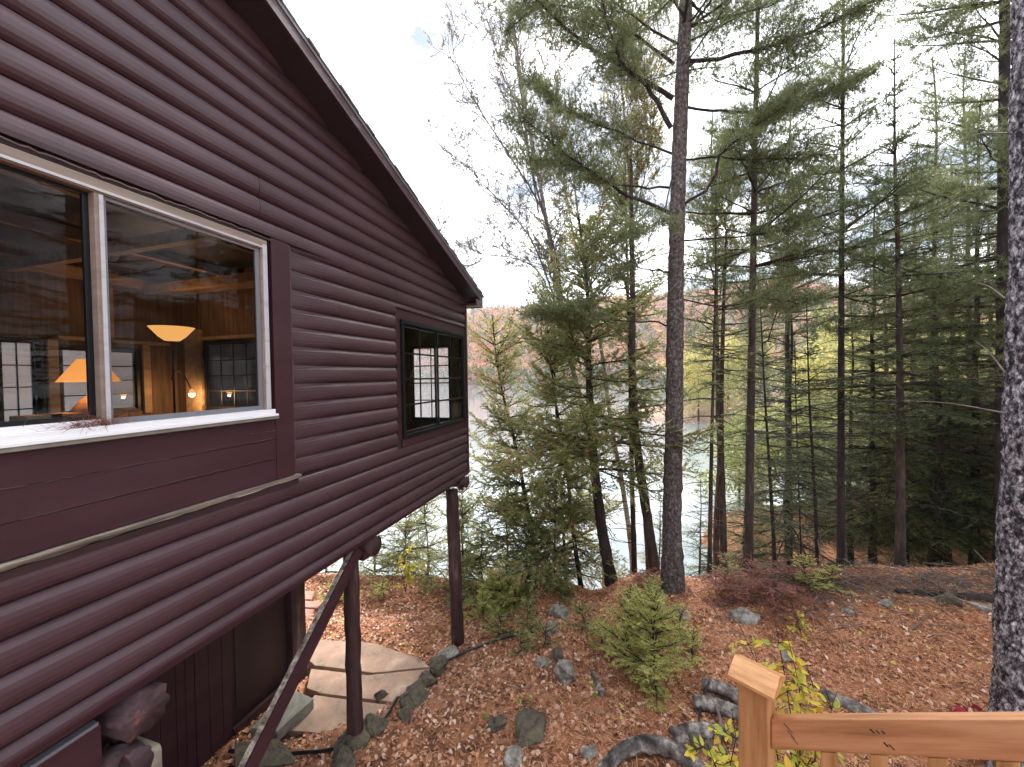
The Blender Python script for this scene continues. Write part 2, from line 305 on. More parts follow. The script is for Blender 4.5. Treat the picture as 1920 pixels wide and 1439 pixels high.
def far_wood():
    g = np.random.default_rng(5); n = 5200
    az = g.uniform(-.32, .95, n); u = g.uniform(0, 1, n)**1.4; R = shore_r(az) + 3 + u * 290
    z = hill_z(az, R); con = g.uniform(size=n) < np.where(u < .06, .75, .16)
    h = np.where(con, g.uniform(11, 17, n), g.uniform(8, 13, n)); tt = np.where(con, g.uniform(0, .25, n), np.clip(g.normal(.68, .2, n), .35, 1))
    k = 60; P = g.normal(size=(n, k, 3)); P /= np.linalg.norm(P, axis=2)[..., None]; P[..., 2] = P[..., 2] * .5 + .5
    wz = np.where(con[:, None], 1.02 - P[..., 2], np.sqrt(np.clip(1.1 - (2 * P[..., 2] - .9)**2, .05, 1)))
    rad = np.where(con, h * .22, h * .42)
    X = (R * np.sin(az))[:, None] + P[..., 0] * wz * rad[:, None]; Y = (R * np.cos(az))[:, None] + P[..., 1] * wz * rad[:, None]
    Z = z[:, None] + h[:, None] * (.1 + .9 * P[..., 2])
    C = np.stack([X, Y, Z], -1).reshape(-1, 3); T = np.clip(np.repeat(tt, k) + g.normal(0, .06, n * k), 0, 1)
    V, Fq, T2 = leaf_cloud(C, g.uniform(.7, 1.3, n * k), g, T, 1.25)
    tag(np_mesh('forest', V, Fq, M['far_forest'], tint=T2), 'autumn woods in orange, pink and green on the hill across the lake', 'forest', kind='stuff')
far_wood()
# bank of the bay on the right, about 50 m away
def bank_z(X, Y):
    e = ((X - 92) / 74)**2 + ((Y - 66) / 17)**2
    return WATER - 1.2 + 6.5 * np.clip(1.12 - e, 0, 1)**.7
BX, BY = np.meshgrid(np.linspace(14, 170, 100), np.linspace(45, 88, 50)); n_ = 100; i_ = np.arange(49)[:, None] * n_; j_ = np.arange(99)[None]
tag(np_mesh('shore', np.stack([BX, BY, bank_z(BX, BY)], -1).reshape(-1, 3), np.stack([i_ + j_, i_ + j_ + 1, i_ + n_ + j_ + 1, i_ + n_ + j_], -1).reshape(-1, 4),
            ramp_mat('shore_floor', [(.20, .12, .08), (.42, .30, .24)], .6, rough=.95, bump=.3), smooth=True), kind='structure')

# ------------------------------------------------------------------ trees
def nrm(a): return a / (np.linalg.norm(a, axis=-1, keepdims=True) + 1e-9)
class Leaves:
    def __init__(s): s.V = []; s.T = []; s.k = 3
    def spikes(s, P, D, ln, wd, tint, g, flat=.5):     # thin triangles from P along D
        n = len(P)
        if not n: return
        D = nrm(D); upn = np.array([0, 0, 1.0]) + g.normal(0, flat, (n, 3)); S = nrm(np.cross(D, upn)) * (wd / 2)
        l = (ln * g.uniform(.7, 1.25, n))[:, None]
        s.V.append(np.stack([P - S, P + S, P + D * l], 1).reshape(-1, 3)); s.T.append(np.repeat(tint, 3))
    def count(s): return sum(len(v) for v in s.V) // 3
    def build(s, name, mat, parent):
        V = np.concatenate(s.V); return np_mesh(name, V, np.arange(len(V)).reshape(-1, 3), mat, parent, tint=np.concatenate(s.T))
ST = dict(
    fir=dict(step=.30, nper=6, e0=-8, e1=40, droop=.10, up=.06, tsp=.060, rat=.46, ang=52, es=.036, el=.058, ew=.020, twz=.14, nel=2, cone=.75),
    hemlock=dict(step=.30, nper=6, e0=-2, e1=35, droop=.28, up=.0, tsp=.060, rat=.46, ang=50, es=.038, el=.058, ew=.021, twz=.22, nel=2, cone=.9),
    cedar=dict(step=.21, nper=5, e0=12, e1=55, droop=.55, up=.42, tsp=.070, rat=.42, ang=42, es=.040, el=.09, ew=.034, twz=.45, nel=2, cone=.6),
    young=dict(step=.085, nper=6, e0=15, e1=50, droop=.1, up=.08, tsp=.036, rat=.5, ang=46, es=.022, el=.055, ew=.019, twz=.3, nel=2, cone=.8),
    pine=dict(step=.38, nper=5, e0=5, e1=45, droop=.12, up=.12, tsp=.085, rat=.46, ang=48, es=.090, el=.125, ew=.0115, twz=.35, nel=8, cone=.8))
def branch_leaves(P, style, g, lv, tw, bias=0, dens=1.0, t0=.12, tint_sd=.2):
    """twigs and needles along one branch P (m x 3)"""
    S = ST[style]; seg = np.linalg.norm(np.diff(P, axis=0), axis=1); Lb = seg.sum(); cum = np.concatenate([[0], np.cumsum(seg)]) / Lb
    nt = max(3, int(Lb * dens / S['tsp'])); t = np.linspace(t0, 1, nt) + g.normal(0, .3 / nt, nt); t = np.clip(t, 0, 1)
    p = np.stack([np.interp(t, cum, P[:, k]) for k in range(3)], 1)
    T = nrm(np.stack([np.interp(t, cum, np.gradient(P[:, k])) for k in range(3)], 1))
    side = nrm(np.cross(T, [0, 0, 1.0])) * np.where(np.arange(nt) % 2, 1, -1)[:, None]
    a = np.radians(S['ang']) * g.uniform(.7, 1.25, nt)[:, None]
    D = nrm(T * np.cos(a) + side * np.sin(a) + np.stack([np.zeros(nt), np.zeros(nt), g.normal(-.02, S['twz'], nt)], 1))
    ln = (Lb * S['rat'] * np.minimum(1, .35 + 1.6 * t) * (1 - t)**.75 * g.uniform(.6, 1.2, nt) + .05)
    ln = np.minimum(ln, .62)
    for i in range(nt):                                # twig wood, one thin sliver each
        if ln[i] > .09: tw.spikes(p[i:i + 1], D[i:i + 1], ln[i], .007, np.zeros(1), g)
    ne = np.maximum(2, (ln / S['es']).astype(int)); idx = np.repeat(np.arange(nt), ne)
    fr = np.concatenate([np.linspace(.08 if style != 'pine' else .35, 1, k) for k in ne])
    q = p[idx] + D[idx] * (ln[idx] * fr)[:, None]; q[:, 2] -= .12 * (ln[idx] * fr)**2 * (3 if style in ('cedar', 'hemlock') else 1)
    base = g.normal(.45 + bias, .12)
    for k in range(S['nel']):
        sd = nrm(np.cross(D[idx], [0, 0, 1.0]))
        if style == 'pine': d = nrm(D[idx] * .55 + g.normal(0, .62, q.shape) + [0, 0, .18])
        else: d = D[idx] * (1 - .35 * S['cone']) + sd * (1 if k % 2 else -1) * S['cone'] + g.normal(0, .2, q.shape)
        lv.spikes(q, d, S['el'], S['ew'], np.clip(g.normal(base, tint_sd, len(q)), 0, 1), g, .45)
def crown(path, rt, h0, rmax, style, g, lv, tw, wood, bias=0, dens=1.0, dead=True, prof=None, keep=None, gap=.12):
    """branches on trunk path (m x 3, local) from fraction h0 to the top"""
    S = ST[style]; Hh = path[-1, 2]; z = h0 * Hh
    zz = path[:, 2]
    while z < Hh * .985:
        f = (z - h0 * Hh) / (Hh * (1 - h0)); r = rmax * (prof(f) if prof else (1 - f)**.75 * min(1, .45 + 3 * f))
        c = np.array([np.interp(z, zz, path[:, 0]), np.interp(z, zz, path[:, 1]), z])
        for k in range(S['nper']):
            if g.uniform() < gap: continue
            az = g.uniform(0, 6.283); Lb = max(.1, r * g.uniform(.4, 1.3))
            if keep and not keep(az, z): continue
            el = math.radians(S['e0'] + (S['e1'] - S['e0']) * f + g.normal(0, 8)); m = 9; u = np.linspace(0, 1, m)
            d = np.array([math.cos(az) * math.cos(el), math.sin(az) * math.cos(el), math.sin(el)])
            P = c + d * Lb * u[:, None]; P[:, 2] += -S['droop'] * Lb * u**1.6 + S['up'] * Lb * u**3
            P[:, :2] += np.cumsum(g.normal(0, .012 * Lb, (m, 2)), 0)
            wood.add(P, np.linspace(.007 + .011 * Lb, .002, m), 4); branch_leaves(P, style, g, lv, tw, bias, dens)
        z += S['step'] * g.uniform(.7, 1.3)
    if dead:                                          # bare lower limbs
        z = .14 * Hh
        while z < h0 * Hh:
            c = np.array([np.interp(z, zz, path[:, 0]), np.interp(z, zz, path[:, 1]), z]); az = g.uniform(0, 6.283); Lb = g.uniform(.4, 1.3); u = np.linspace(0, 1, 7)
            P = c + np.array([math.cos(az), math.sin(az), -.06]) * Lb * u[:, None]; P[:, 2] -= .14 * Lb * u**2; P += np.cumsum(g.normal(0, .02, P.shape), 0) * (u > 0)[:, None]
            wood.add(P, np.linspace(.010, .002, 7), 3)
            for q in range(4):
                i = g.integers(2, 6); tw.spikes(P[i:i + 1], g.normal(0, 1, (1, 3)) * [1, 1, .4], .35, .008, np.zeros(1), g)
            z += g.uniform(.07, .2)
def trunk_path(pix, Y0, Y1=None, top=None, n=26):
    """world points of a trunk whose axis was read off the photograph; base is dropped onto the ground"""
    Y1 = Y1 or Y0; m = len(pix)
    W = [at(px, py, Y0 + (Y1 - Y0) * k / max(1, m - 1)) for k, (px, py) in enumerate(pix)]
    W.sort(key=lambda q: q[2]); b = W[0].copy(); b[2] = float(gz(b[0], b[1])) - .05
    if W[0][2] < b[2] + .1: W[0][2] = b[2]
    else: W = [b] + W
    if top: d = W[-1] - W[-2]; d = d / d[2]; W.append(W[-1] + d * (top - W[-1][2]) * np.array([.5, .5, 1]))
    return spline(np.array(W), n)
def make_tree(kind, label, W, r_base, r_top, barkm, leafm, style=None, h0=.3, rmax=1.2, seed=1, group=None, bias=0, dens=1.0, sides=10, flare=1.25, extra=None, prof=None, keep=None, gap=.12, cat='tree', dead=True):
    g = np.random.default_rng(seed); b = W[0].copy(); root = empty(kind, label, cat, b, 0, group); P = W - b
    u = np.linspace(0, 1, len(P)); R = r_base + (r_top - r_base) * u; R[0] *= flare; R[1] *= 1 + (flare - 1) * .3
    tr = TB(); Pf = spline(P, max(40, int(P[-1, 2] * 9))); Rf = np.interp(np.linspace(0, 1, len(Pf)), u, R); tr.add(Pf, Rf, sides, .045, seed); tr.build('trunk', barkm, root)
    lv, tw, wood = Leaves(), Leaves(), TB()
    if extra: extra(P, b, g, lv, tw, wood, root)
    if style: crown(P, r_base, h0, rmax, style, g, lv, tw, wood, bias, dens, dead, prof, keep, gap)
    if wood.n:
        if tw.V:
            V = np.concatenate(tw.V); wood.V.append(V)  # twigs join the branch mesh as quads with a doubled corner
            k = np.arange(len(V)).reshape(-1, 3) + wood.n; wood.n += len(V); wood.tri = k
        Vall = np.concatenate(wood.V); Fq = np.concatenate(wood.F)
        me = np_mesh('branches', Vall, Fq, M['twig'] if barkm != M['bark_birch'] else M['twig_birch'], root) if not tw.V else mixed_mesh('branches', Vall, Fq, wood.tri, M['twig'] if barkm != M['bark_birch'] else M['twig_birch'], root)
    if lv.V: lv.build('crown', leafm, root)
    return root
def mixed_mesh(name, V, Q, T3, mat, parent):
    me = bpy.data.meshes.new(name); V = np.asarray(V, np.float32)
    me.vertices.add(len(V)); me.vertices.foreach_set('co', V.ravel())
    li = np.concatenate([Q.ravel(), T3.ravel()]).astype(np.int32); me.loops.add(len(li)); me.loops.foreach_set('vertex_index', li)
    ls = np.concatenate([np.arange(len(Q)) * 4, len(Q) * 4 + np.arange(len(T3)) * 3]).astype(np.int32)
    me.polygons.add(len(ls)); me.polygons.foreach_set('loop_start', ls)
    try: me.polygons.foreach_set('loop_total', np.concatenate([np.full(len(Q), 4), np.full(len(T3), 3)]).astype(np.int32))
    except Exception: pass
    me.update(calc_edges=True); return link(name, me, mat, parent)

# --- the big white pine in the middle, its main limbs read off the photograph
PINE_LIMBS = [  # (pixel points, depth at trunk, depth at tip, radius, foliage density, first leafy fraction)
    ([(1258, 240), (1209, 156), (1170, 121), (1147, 70), (1125, -20)], 7.0, 6.2, .045, .9, .25),
    ([(1262, 185), (1162, 124), (1092, 78), (1030, 25), (985, -20)], 7.2, 6.9, .045, 1.3, .25),
    ([(1256, 400), (1170, 362), (1131, 338), (1061, 288), (975, 215)], 7.1, 6.4, .036, 1.3, .35),
    ([(1255, 352), (1155, 345), (1050, 305), (985, 300)], 7.2, 7.4, .022, 1.4, .3),
    ([(1264, 120), (1180, 60), (1110, 25), (1000, 20), (950, 60)], 7.2, 7.6, .03, 1.5, .2),
    ([(1264, 290), (1160, 250), (1050, 200), (990, 140)], 7.2, 8.0, .022, 1.5, .2),
    ([(1285, 115), (1396, 101), (1500, 68), (1640, 0)], 7.1, 6.3, .04, 1.3, .3),
    ([(1282, 385), (1338, 339), (1353, 288), (1400, 249), (1470, 200)], 7.0, 6.3, .03, 1.1, .45),
    ([(1279, 452), (1396, 443), (1500, 430), (1560, 440)], 7.2, 7.4, .02, .8, .4),
    ([(1290, 60), (1335, 0), (1380, -60)], 7.2, 6.8, .03, 1.2, .3),
    ([(1280, 300), (1340, 295), (1430, 300), (1540, 290)], 7.1, 6.8, .022, 1.3, .35),
    ([(1282, 200), (1400, 210), (1500, 190), (1610, 150)], 7.2, 7.9, .026, 1.5, .3),
    ([(1256, 512), (1215, 506), (1193, 498), (1178, 459)], 7.0, 6.6, .02, 0, 1),
    ([(1264, 612), (1219, 604), (1127, 600), (1060, 588), (1010, 590)], 7.1, 6.6, .018, 1.4, .5),
    ([(1260, 470), (1180, 500), (1120, 540)], 7.1, 6.6, .012, .6, .4),
    ([(1275, 560), (1360, 575), (1440, 560), (1500, 570)], 7.1, 6.6, .016, .7, .4),
    ([(1262, 330), (1230, 420), (1180, 440), (1130, 445)], 7.0, 6.0, .014, .9, .3)]
def pine_extra(P, b, g, lv, tw, wood, root):
    for pix, za, zb, rr, dens, t0 in PINE_LIMBS:
        m = len(pix); Wp = spline(np.array([at(px, py, za + (zb - za) * k / (m - 1)) for k, (px, py) in enumerate(pix)]), 16) - b
        Wp[1:-1] += g.normal(0, .012, (14, 3))
        t = TB(); t.add(Wp, np.linspace(rr, rr * .3, 16), 7, .05); t.build('limb', M['bark_dark'], root)
        if not dens: continue
        seg = np.concatenate([[0], np.cumsum(np.linalg.norm(np.diff(Wp, axis=0), axis=1))]); Lb = seg[-1]
        nb = int(Lb * dens * 15)
        for i in range(nb):
            tt = t0 + (1 - t0) * (i + g.uniform()) / nb; q = np.array([np.interp(tt * Lb, seg, Wp[:, k]) for k in range(3)])
            j = min(14, int(tt * 15)); T = nrm(Wp[j + 1] - Wp[j]); sd = nrm(np.cross(T, [0, 0, 1.0])) * (1 if i % 2 else -1)
            d = nrm(T * .8 + sd * g.uniform(.3, 1.1) + np.array([0, 0, g.normal(.12, .4)])); l2 = g.uniform(.3, .85) * (1.25 - tt * .6); u = np.linspace(0, 1, 6)[:, None]
            Pb = q + d * l2 * u; Pb[:, 2] -= .1 * l2 * u[:, 0]**2
            wood.add(Pb, np.linspace(.007, .002, 6), 3); branch_leaves(Pb, 'pine', g, lv, tw, .03, 1.25, .1)
W_pine = trunk_path([(1262, 1110), (1260, 1000), (1264, 800), (1266, 600), (1270, 400), (1277, 200), (1286, 0)], 6.95, 7.1, top=9.6)
make_tree('pine_tree', 'tall white pine with the thickest trunk in the middle of the grove', W_pine, .170, .092,
          M['bark_pine'], M['needle_pine'], 'pine', h0=.70, rmax=2.6, seed=11, sides=18, extra=pine_extra, dead=False, flare=1.35, dens=1.1)

# --- the other trunks of the grove
def T(kind, label, pix, Y, rb, rt, barkm, leafm, style, h0, rmax, seed, top=None, Y1=None, **k):
    return make_tree(kind, label, trunk_path(pix, Y, Y1, top), rb, rt, barkm, leafm, style, h0, rmax, seed, **k)
GR = None
T('pine_tree', 'slim straight dark-trunked pine next right of the big central pine, bare below and feathery above', [(1403, 1085), (1407, 800), (1412, 500), (1416, 250), (1420, 60)], 7.7, .086, .03,
  M['bark_brown'], M['needle_pine'], 'pine', .44, 2.3, 21, top=8.6, dens=1.7)
T('pine_tree', 'slender pine with a nearly black lower trunk, pole straight to the top of the picture', [(1577, 1065), (1577, 700), (1579, 350), (1581, 60)], 7.9, .075, .022,
  M['bark_dark'], M['needle_pine'], 'pine', .42, 2.3, 22, top=8.2, dens=1.7)
T('spruce_tree', 'dark pointed spruce whose narrow tip stands clear against the sky at right', [(1688, 1085), (1688, 800), (1684, 500), (1678, 300), (1677, 75)], 7.4, .080, .008,
  M['bark_brown'], M['needle_fir'], 'fir', .30, 1.75, 23, bias=-.12, dens=1.5, prof=lambda f: (1 - f)**.8 * (.75 + .25 * math.sin(f * 21)) + .03)
T('pine_tree', 'dense pine behind the big grey trunk, its layered boughs filling the upper right edge', [(1880, 1080), (1882, 600), (1884, 0)], 7.9, .13, .06,
  M['bark_dark'], M['needle_pine'], 'pine', .30, 2.5, 24, top=10, dens=1.9, bias=.1, prof=lambda f: .75 + .25 * math.sin(f * 9), keep=lambda a, z: math.cos(a) < .55, gap=.0)
CP_ = lambda f: (1 - f)**.42 * (.82 + .2 * math.sin(f * 17)) + .06
T('cedar_tree', 'broad bushy cedar at the lake edge, leaning dark trunk left of the central pine', [(1150, 1140), (1135, 1030), (1117, 900), (1104, 700), (1102, 560), (1085, 400)], 8.0, .13, .015,
  M['bark_dark'], M['needle_cedar'], 'cedar', .32, 2.2, 31, dens=1.45, prof=CP_, gap=.06, bias=.08)
T('cedar_tree', 'cedar leaning out over the water just right of the cabin corner', [(1010, 1100), (990, 960), (965, 830), (935, 700), (922, 590)], 9.3, .07, .012,
  M['bark_dark'], M['needle_cedar'], 'cedar', .08, 1.9, 32, dens=1.35, prof=CP_, gap=.08, bias=.12)
T('cedar_tree', 'smaller cedar with drooping sprays between the cabin corner cedar and the broad cedar', [(1092, 1125), (1075, 1000), (1060, 860), (1040, 740), (1025, 600)], 8.7, .06, .01,
  M['bark_dark'], M['needle_cedar'], 'cedar', .18, 1.8, 33, dens=1.3, prof=CP_, gap=.08, bias=.08)
T('cedar_tree', 'thin-stemmed cedar rising behind the broad cedar with orange flecks in its top', [(1190, 1095), (1185, 900), (1180, 650), (1175, 450), (1172, 300)], 9.0, .07, .012,
  M['bark_dark'], M['needle_cedar'], 'cedar', .42, 1.5, 34, dens=1.0, prof=CP_, gap=.1)
T('cedar_tree', 'slender cedar among the birch stems, its thin top reaching above the hill', [(1062, 1110), (1050, 900), (1040, 700), (1038, 520), (1030, 400)], 9.9, .05, .008,
  M['bark_dark'], M['needle_cedar'], 'cedar', .42, 1.4, 38, dens=.9, prof=CP_, gap=.15, bias=-.05)
T('hemlock_tree', 'young hemlock standing in front of the central pine trunk base, feathery pale green boughs', [(1330, 1100), (1334, 850), (1340, 600), (1343, 360)], 7.5, .045, .008,
  M['bark_brown'], M['needle_cedar'], 'hemlock', .36, .95, 35, dens=.9, bias=-.1)
T('birch_tree', 'rough-barked trunk curving beside the left of the central pine', [(1228, 1095), (1218, 1000), (1200, 880), (1188, 780), (1186, 560), (1183, 300)], 8.1, .115, .03,
  M['bark_brown'], M['leaf_birch'], None, seed=36, h0=0, rmax=1)
T('maple_tree', 'dark short trunk with rough bark close right of the central pine', [(1357, 1080), (1355, 960), (1352, 820), (1356, 600), (1362, 430)], 8.2, .085, .02,
  M['bark_brown'], M['leaf_far'], None, seed=37, h0=0, rmax=1)
for k, (pix, Y, rb, lab) in enumerate([([(1452, 1060), (1444, 900), (1434, 740), (1425, 560)], 8.6, .048, 'thin leaning dark fir trunk between the slim pine and the black-trunked pine'),
        ([(1532, 1050), (1526, 900), (1518, 760), (1512, 560)], 8.6, .045, 'thin dark fir trunk just left of the black-trunked pine'),
        ([(1502, 1060), (1495, 850), (1490, 640)], 9.2, .022, 'thinnest fir pole in the gap between two dark fir trunks')]):
    T('fir_tree', lab, pix, Y, rb, .008, M['bark_dark'], M['needle_fir'], 'hemlock', .30 + .05 * k, 1.25, 40 + k, dens=.85, bias=-.05)

# --- birches with bare crowns
def birch_extra(limbs, leafy, nleaf=6):
    def fn(P, b, g, lv, tw, wood, root):
        def grow(p, d, ln, r, depth):
            m = 7; u = np.linspace(0, 1, m); Q = [p]; dd = d
            for i in range(1, m): dd = nrm(dd + g.normal(0, .13, 3) + [0, 0, .05]); Q.append(Q[-1] + dd * ln / (m - 1))
            Q = np.array(Q); wood.add(Q, np.linspace(r, r * .6, m), 4 if depth < 2 else 3)
            if depth >= 3:
                n = g.poisson(leafy * nleaf)
                if n: i = g.integers(1, m, n); lv.spikes(Q[i], g.normal(0, 1, (n, 3)) - [0, 0, .6], .045, .04, g.uniform(0, 1, n), g, 1.5)
                return
            for i in range(2, m):
                for _ in range(1 if g.uniform() < .55 else 2):
                    if g.uniform() < .95: grow(Q[i], nrm(nrm(Q[i] - Q[i - 1]) + g.normal(0, .62, 3) + [0, 0, .08]), ln * g.uniform(.42, .66), max(.0045, r * .5), depth + 1)
        for pix, za, zb, rr in limbs:
            m = len(pix); Wp = spline(np.array([at(px, py, za + (zb - za) * k / (m - 1)) for k, (px, py) in enumerate(pix)]), 14) - b
            wood.add(Wp, np.linspace(rr, rr * .3, 14), 6)
            for i in range(2, 14):
                for _ in range(3):
                    T_ = nrm(Wp[min(13, i + 1)] - Wp[i - 1]); grow(Wp[i], nrm(T_ + g.normal(0, .65, 3)), g.uniform(.45, 1.0), max(.006, rr * .35), 1)
    return fn
B1 = [([(1062, 640), (1035, 450), (1010, 380), (960, 300), (890, 190), (845, 110)], 9.6, 9.0, .03), ([(1030, 440), (1000, 330), (975, 160), (960, 50), (950, -60)], 9.6, 9.8, .03),
      ([(1040, 560), (990, 440), (920, 360), (860, 300), (830, 280)], 9.6, 8.8, .024), ([(1045, 600), (1000, 500), (930, 480), (870, 500), (820, 470)], 9.6, 9.2, .018),
      ([(1010, 400), (985, 260), (930, 90), (900, -10)], 9.6, 10.2, .02)]
make_tree('birch_tree', 'leaning pale birch with bare fine branches spread over the white sky beside the roof', trunk_path([(1135, 1080), (1100, 800), (1062, 640), (1045, 540), (1022, 400), (985, 200), (962, 40)], 9.6),
          .085, .03, M['bark_birch'], M['leaf_birch'], None, seed=51, extra=birch_extra(B1, .12, 5), flare=1.2)
B2 = [([(1105, 640), (1120, 420), (1175, 250), (1190, 60)], 9.9, 9.9, .02), ([(1085, 500), (1060, 350), (1040, 200), (1060, 60)], 9.9, 10.4, .018)]
make_tree('birch_tree', 'second pale birch, slimmer and more upright, rising through the cedar crowns', trunk_path([(1187, 1080), (1165, 900), (1150, 820), (1128, 660), (1112, 560), (1090, 450), (1075, 330)], 9.9),
          .075, .025, M['bark_birch'], M['leaf_birch'], None, seed=52, extra=birch_extra(B2, .5, 7), flare=1.2)
B3 = [([(1183, 480), (1178, 300), (1165, 140), (1170, -20)], 10.4, 10.6, .025), ([(1185, 420), (1215, 300), (1222, 150)], 10.4, 10.8, .02), ([(1350, 560), (1360, 420), (1340, 330)], 10.4, 10.8, .02), ([(1440, 640), (1470, 520), (1450, 400)], 10.4, 10.8, .02)]
make_tree('maple_tree', 'thin tree with scattered orange and yellow leaves behind the central pine', trunk_path([(1215, 1080), (1195, 800), (1185, 560), (1182, 400)], 10.4),
          .06, .025, M['bark_brown'], M['leaf_far'], None, seed=53, extra=birch_extra(B3, .8, 7), flare=1.2)

# --- firs and hemlocks of the dense wood at right and along the shore; four of them grown, the rest copies
def copy_tree(src, loc, rz, sc, label, group):
    c = src.copy(); scene.collection.objects.link(c); c.location = tuple(loc); c.rotation_euler = (0, 0, rz); c.scale = (sc, sc, sc)
    c['label'] = label; c['group'] = group
    for ch in list(src.children):
        d = ch.copy(); scene.collection.objects.link(d); d.parent = c
    return c
protos = []
for k, (Hh, rm, style, mt, h0) in enumerate([(8.5, 1.9, 'hemlock', 'needle_fir', .12), (10.5, 1.7, 'fir', 'needle_fir', .15), (9.5, 2.0, 'hemlock', 'needle_cedar', .2)]):
    g = np.random.default_rng(60 + k); P = np.stack([np.cumsum(g.normal(0, .02, 14)), np.cumsum(g.normal(0, .02, 14)), np.linspace(0, Hh, 14)], 1)
    r = make_tree('fir_tree' if style == 'fir' else 'hemlock_tree', '', P, .085, .01, M['bark_dark'], M[mt], style, h0, rm, 60 + k, dens=1.0, gap=.06, sides=8, prof=lambda f: (1 - f)**.7 + .03)
    protos.append(r)
WOODG = 'firs and hemlocks crowded together in the wood'
wood_spots = [  # px at eye level, depth, prototype, scale, label
    (1478, 11.5, 0, 1.23, 'hemlock with its crown in the gap between the slim pine and the black-trunked pine'),
    (1760, 9.4, 0, 1.17, 'dark hemlock filling the space right of the spruce, low boughs near the stick pile'),
    (1640, 10.6, 1, 1.10, 'fir standing behind, between the black-trunked pine and the spruce'),
    (1830, 9.6, 1, 1.17, 'tall dark fir close left of the big grey foreground trunk'),
    (1900, 11.5, 0, 1.43, 'hemlock hidden mostly by the big grey foreground trunk'),
    (1715, 12.8, 1, 1.30, 'fir deeper in the wood behind the pointed spruce'),
    (1800, 13.6, 2, 1.43, 'lighter green hemlock deep in the wood, seen through dark boughs'),
    
    (1390, 12.0, 2, 0.70, 'soft green hemlock behind the slim pine next to the central one'),
    (1960, 9.0, 1, 1.30, 'fir just past the right edge of the foreground trunk'),
    (1310, 11.8, 0, 0.55, 'short hemlock on the bank right behind the central pine'),
    (1230, 10.9, 2, 0.42, 'little hemlock on the bank between two left-hand trunks'),
    (1700, 10.3, 2, 1.15, 'lighter hemlock just behind the spruce trunk'),
    (1665, 13.8, 0, 1.3, 'hemlock farther back, left of the spruce trunk'),
    (1595, 11.6, 0, 0.98, 'dark hemlock close behind the black-trunked pine, on its right'),
    
    
    (1780, 11.2, 0, 1.04, 'low dark hemlock behind the stick pile'),
    (1860, 15.5, 0, 1.56, 'tall hemlock in the deepest shade left of the foreground trunk'),
    
    
    (1950, 14.0, 1, 1.43, 'fir behind and past the foreground trunk')]
for i, (px, Y, k, s_, lab) in enumerate(wood_spots):
    p = at(px, 700, Y); loc = on(p[0], p[1]); first = {0: 0, 1: 2, 2: 6}
    if i == first[k]:
        r = protos[k]; r.location = tuple(loc); r.scale = (s_, s_, s_); r['label'] = lab; r['group'] = WOODG
    else: copy_tree(protos[k], loc, random.uniform(0, 6.28), s_, lab, WOODG)
g = np.random.default_rng(64); P = np.stack([np.cumsum(g.normal(0, .03, 16)), np.cumsum(g.normal(0, .03, 16)), np.linspace(0, 14.5, 16)], 1)
pp = make_tree('pine_tree', '', P, .10, .015, M['bark_brown'], M['needle_pine'], 'pine', .50, 2.4, 64, dens=.9, gap=.15, sides=8)
for i, (px, Y, s_, lab) in enumerate([(1345, 11.0, 1.0, 'slim pine farther back, its trunk between the central pine and the slim dark-trunked one'), (1478, 12.5, 1.1, 'slim pine farther back, midway between the two slim front pines'),
        (1748, 10.5, 1.0, 'slim pine farther back, just right of the pointed spruce'), (1815, 13.0, 1.15, 'slim pine deep in the shade left of the foreground trunk')]):
    q = at(px, 700, Y); loc = on(q[0], q[1])
    if i == 0: pp.location = tuple(loc); pp['label'] = lab; pp['group'] = 'slim pines farther back'
    else: copy_tree(pp, loc, i * 1.9, s_, lab, 'slim pines farther back')
# low hemlocks and cedars by the shore, left
SH = 'low evergreens along the shore below the cabin'
for k, (px, py, Y, Hh, rm, st, mt, lab) in enumerate([
        (905, 1115, 8.9, 1.9, 1.1, 'hemlock', 'needle_cedar', 'low evergreen right beside the far cabin post, dark below'),
        (985, 1120, 8.4, 1.5, 1.0, 'hemlock', 'needle_fir', 'low dark evergreen between the post and the leaning cedar trunk'),
        (800, 1100, 9.8, 2.3, 1.3, 'hemlock', 'needle_cedar', 'low evergreen seen between the two cabin posts'),
        (705, 1085, 10.2, 2.0, 1.2, 'hemlock', 'needle_cedar', 'low evergreen right of the near cabin post top'),
        (615, 1080, 10.4, 1.6, 1.0, 'hemlock', 'needle_light', 'yellow-green evergreen seen behind the slanting brace'),
        (940, 1160, 7.9, .75, .6, 'young', 'needle_light', 'tiny light green fir on the leaf slope right of the far post'),
        (870, 1120, 9.4, 2.6, 1.3, 'cedar', 'needle_cedar', 'shore cedar directly behind the far cabin post'),
        (950, 1110, 9.6, 2.9, 1.35, 'cedar', 'needle_cedar', 'shore cedar leaning over the water right of the far post'),
        (765, 1095, 10.4, 2.5, 1.3, 'cedar', 'needle_cedar', 'shore cedar in the gap beneath the cabin floor'),
        (1040, 1110, 8.6, 2.4, 1.15, 'cedar', 'needle_cedar', 'short cedar in front of the water, under the bushy cedars')]):
    b = on(*at(px, py, Y)[:2]); g = np.random.default_rng(80 + k); P = b + np.stack([np.cumsum(g.normal(0, .02, 10)), np.cumsum(g.normal(0, .02, 10)), np.linspace(0, Hh, 10)], 1)
    make_tree('hemlock_tree' if st == 'hemlock' else 'fir_sapling' if st == 'young' else 'cedar_tree', lab, P, .03, .006, M['bark_dark'], M[mt], st, .06, rm, 80 + k, group=SH, dens=1.0, gap=.04, sides=6, prof=lambda f: (1 - f)**.5 + .05)
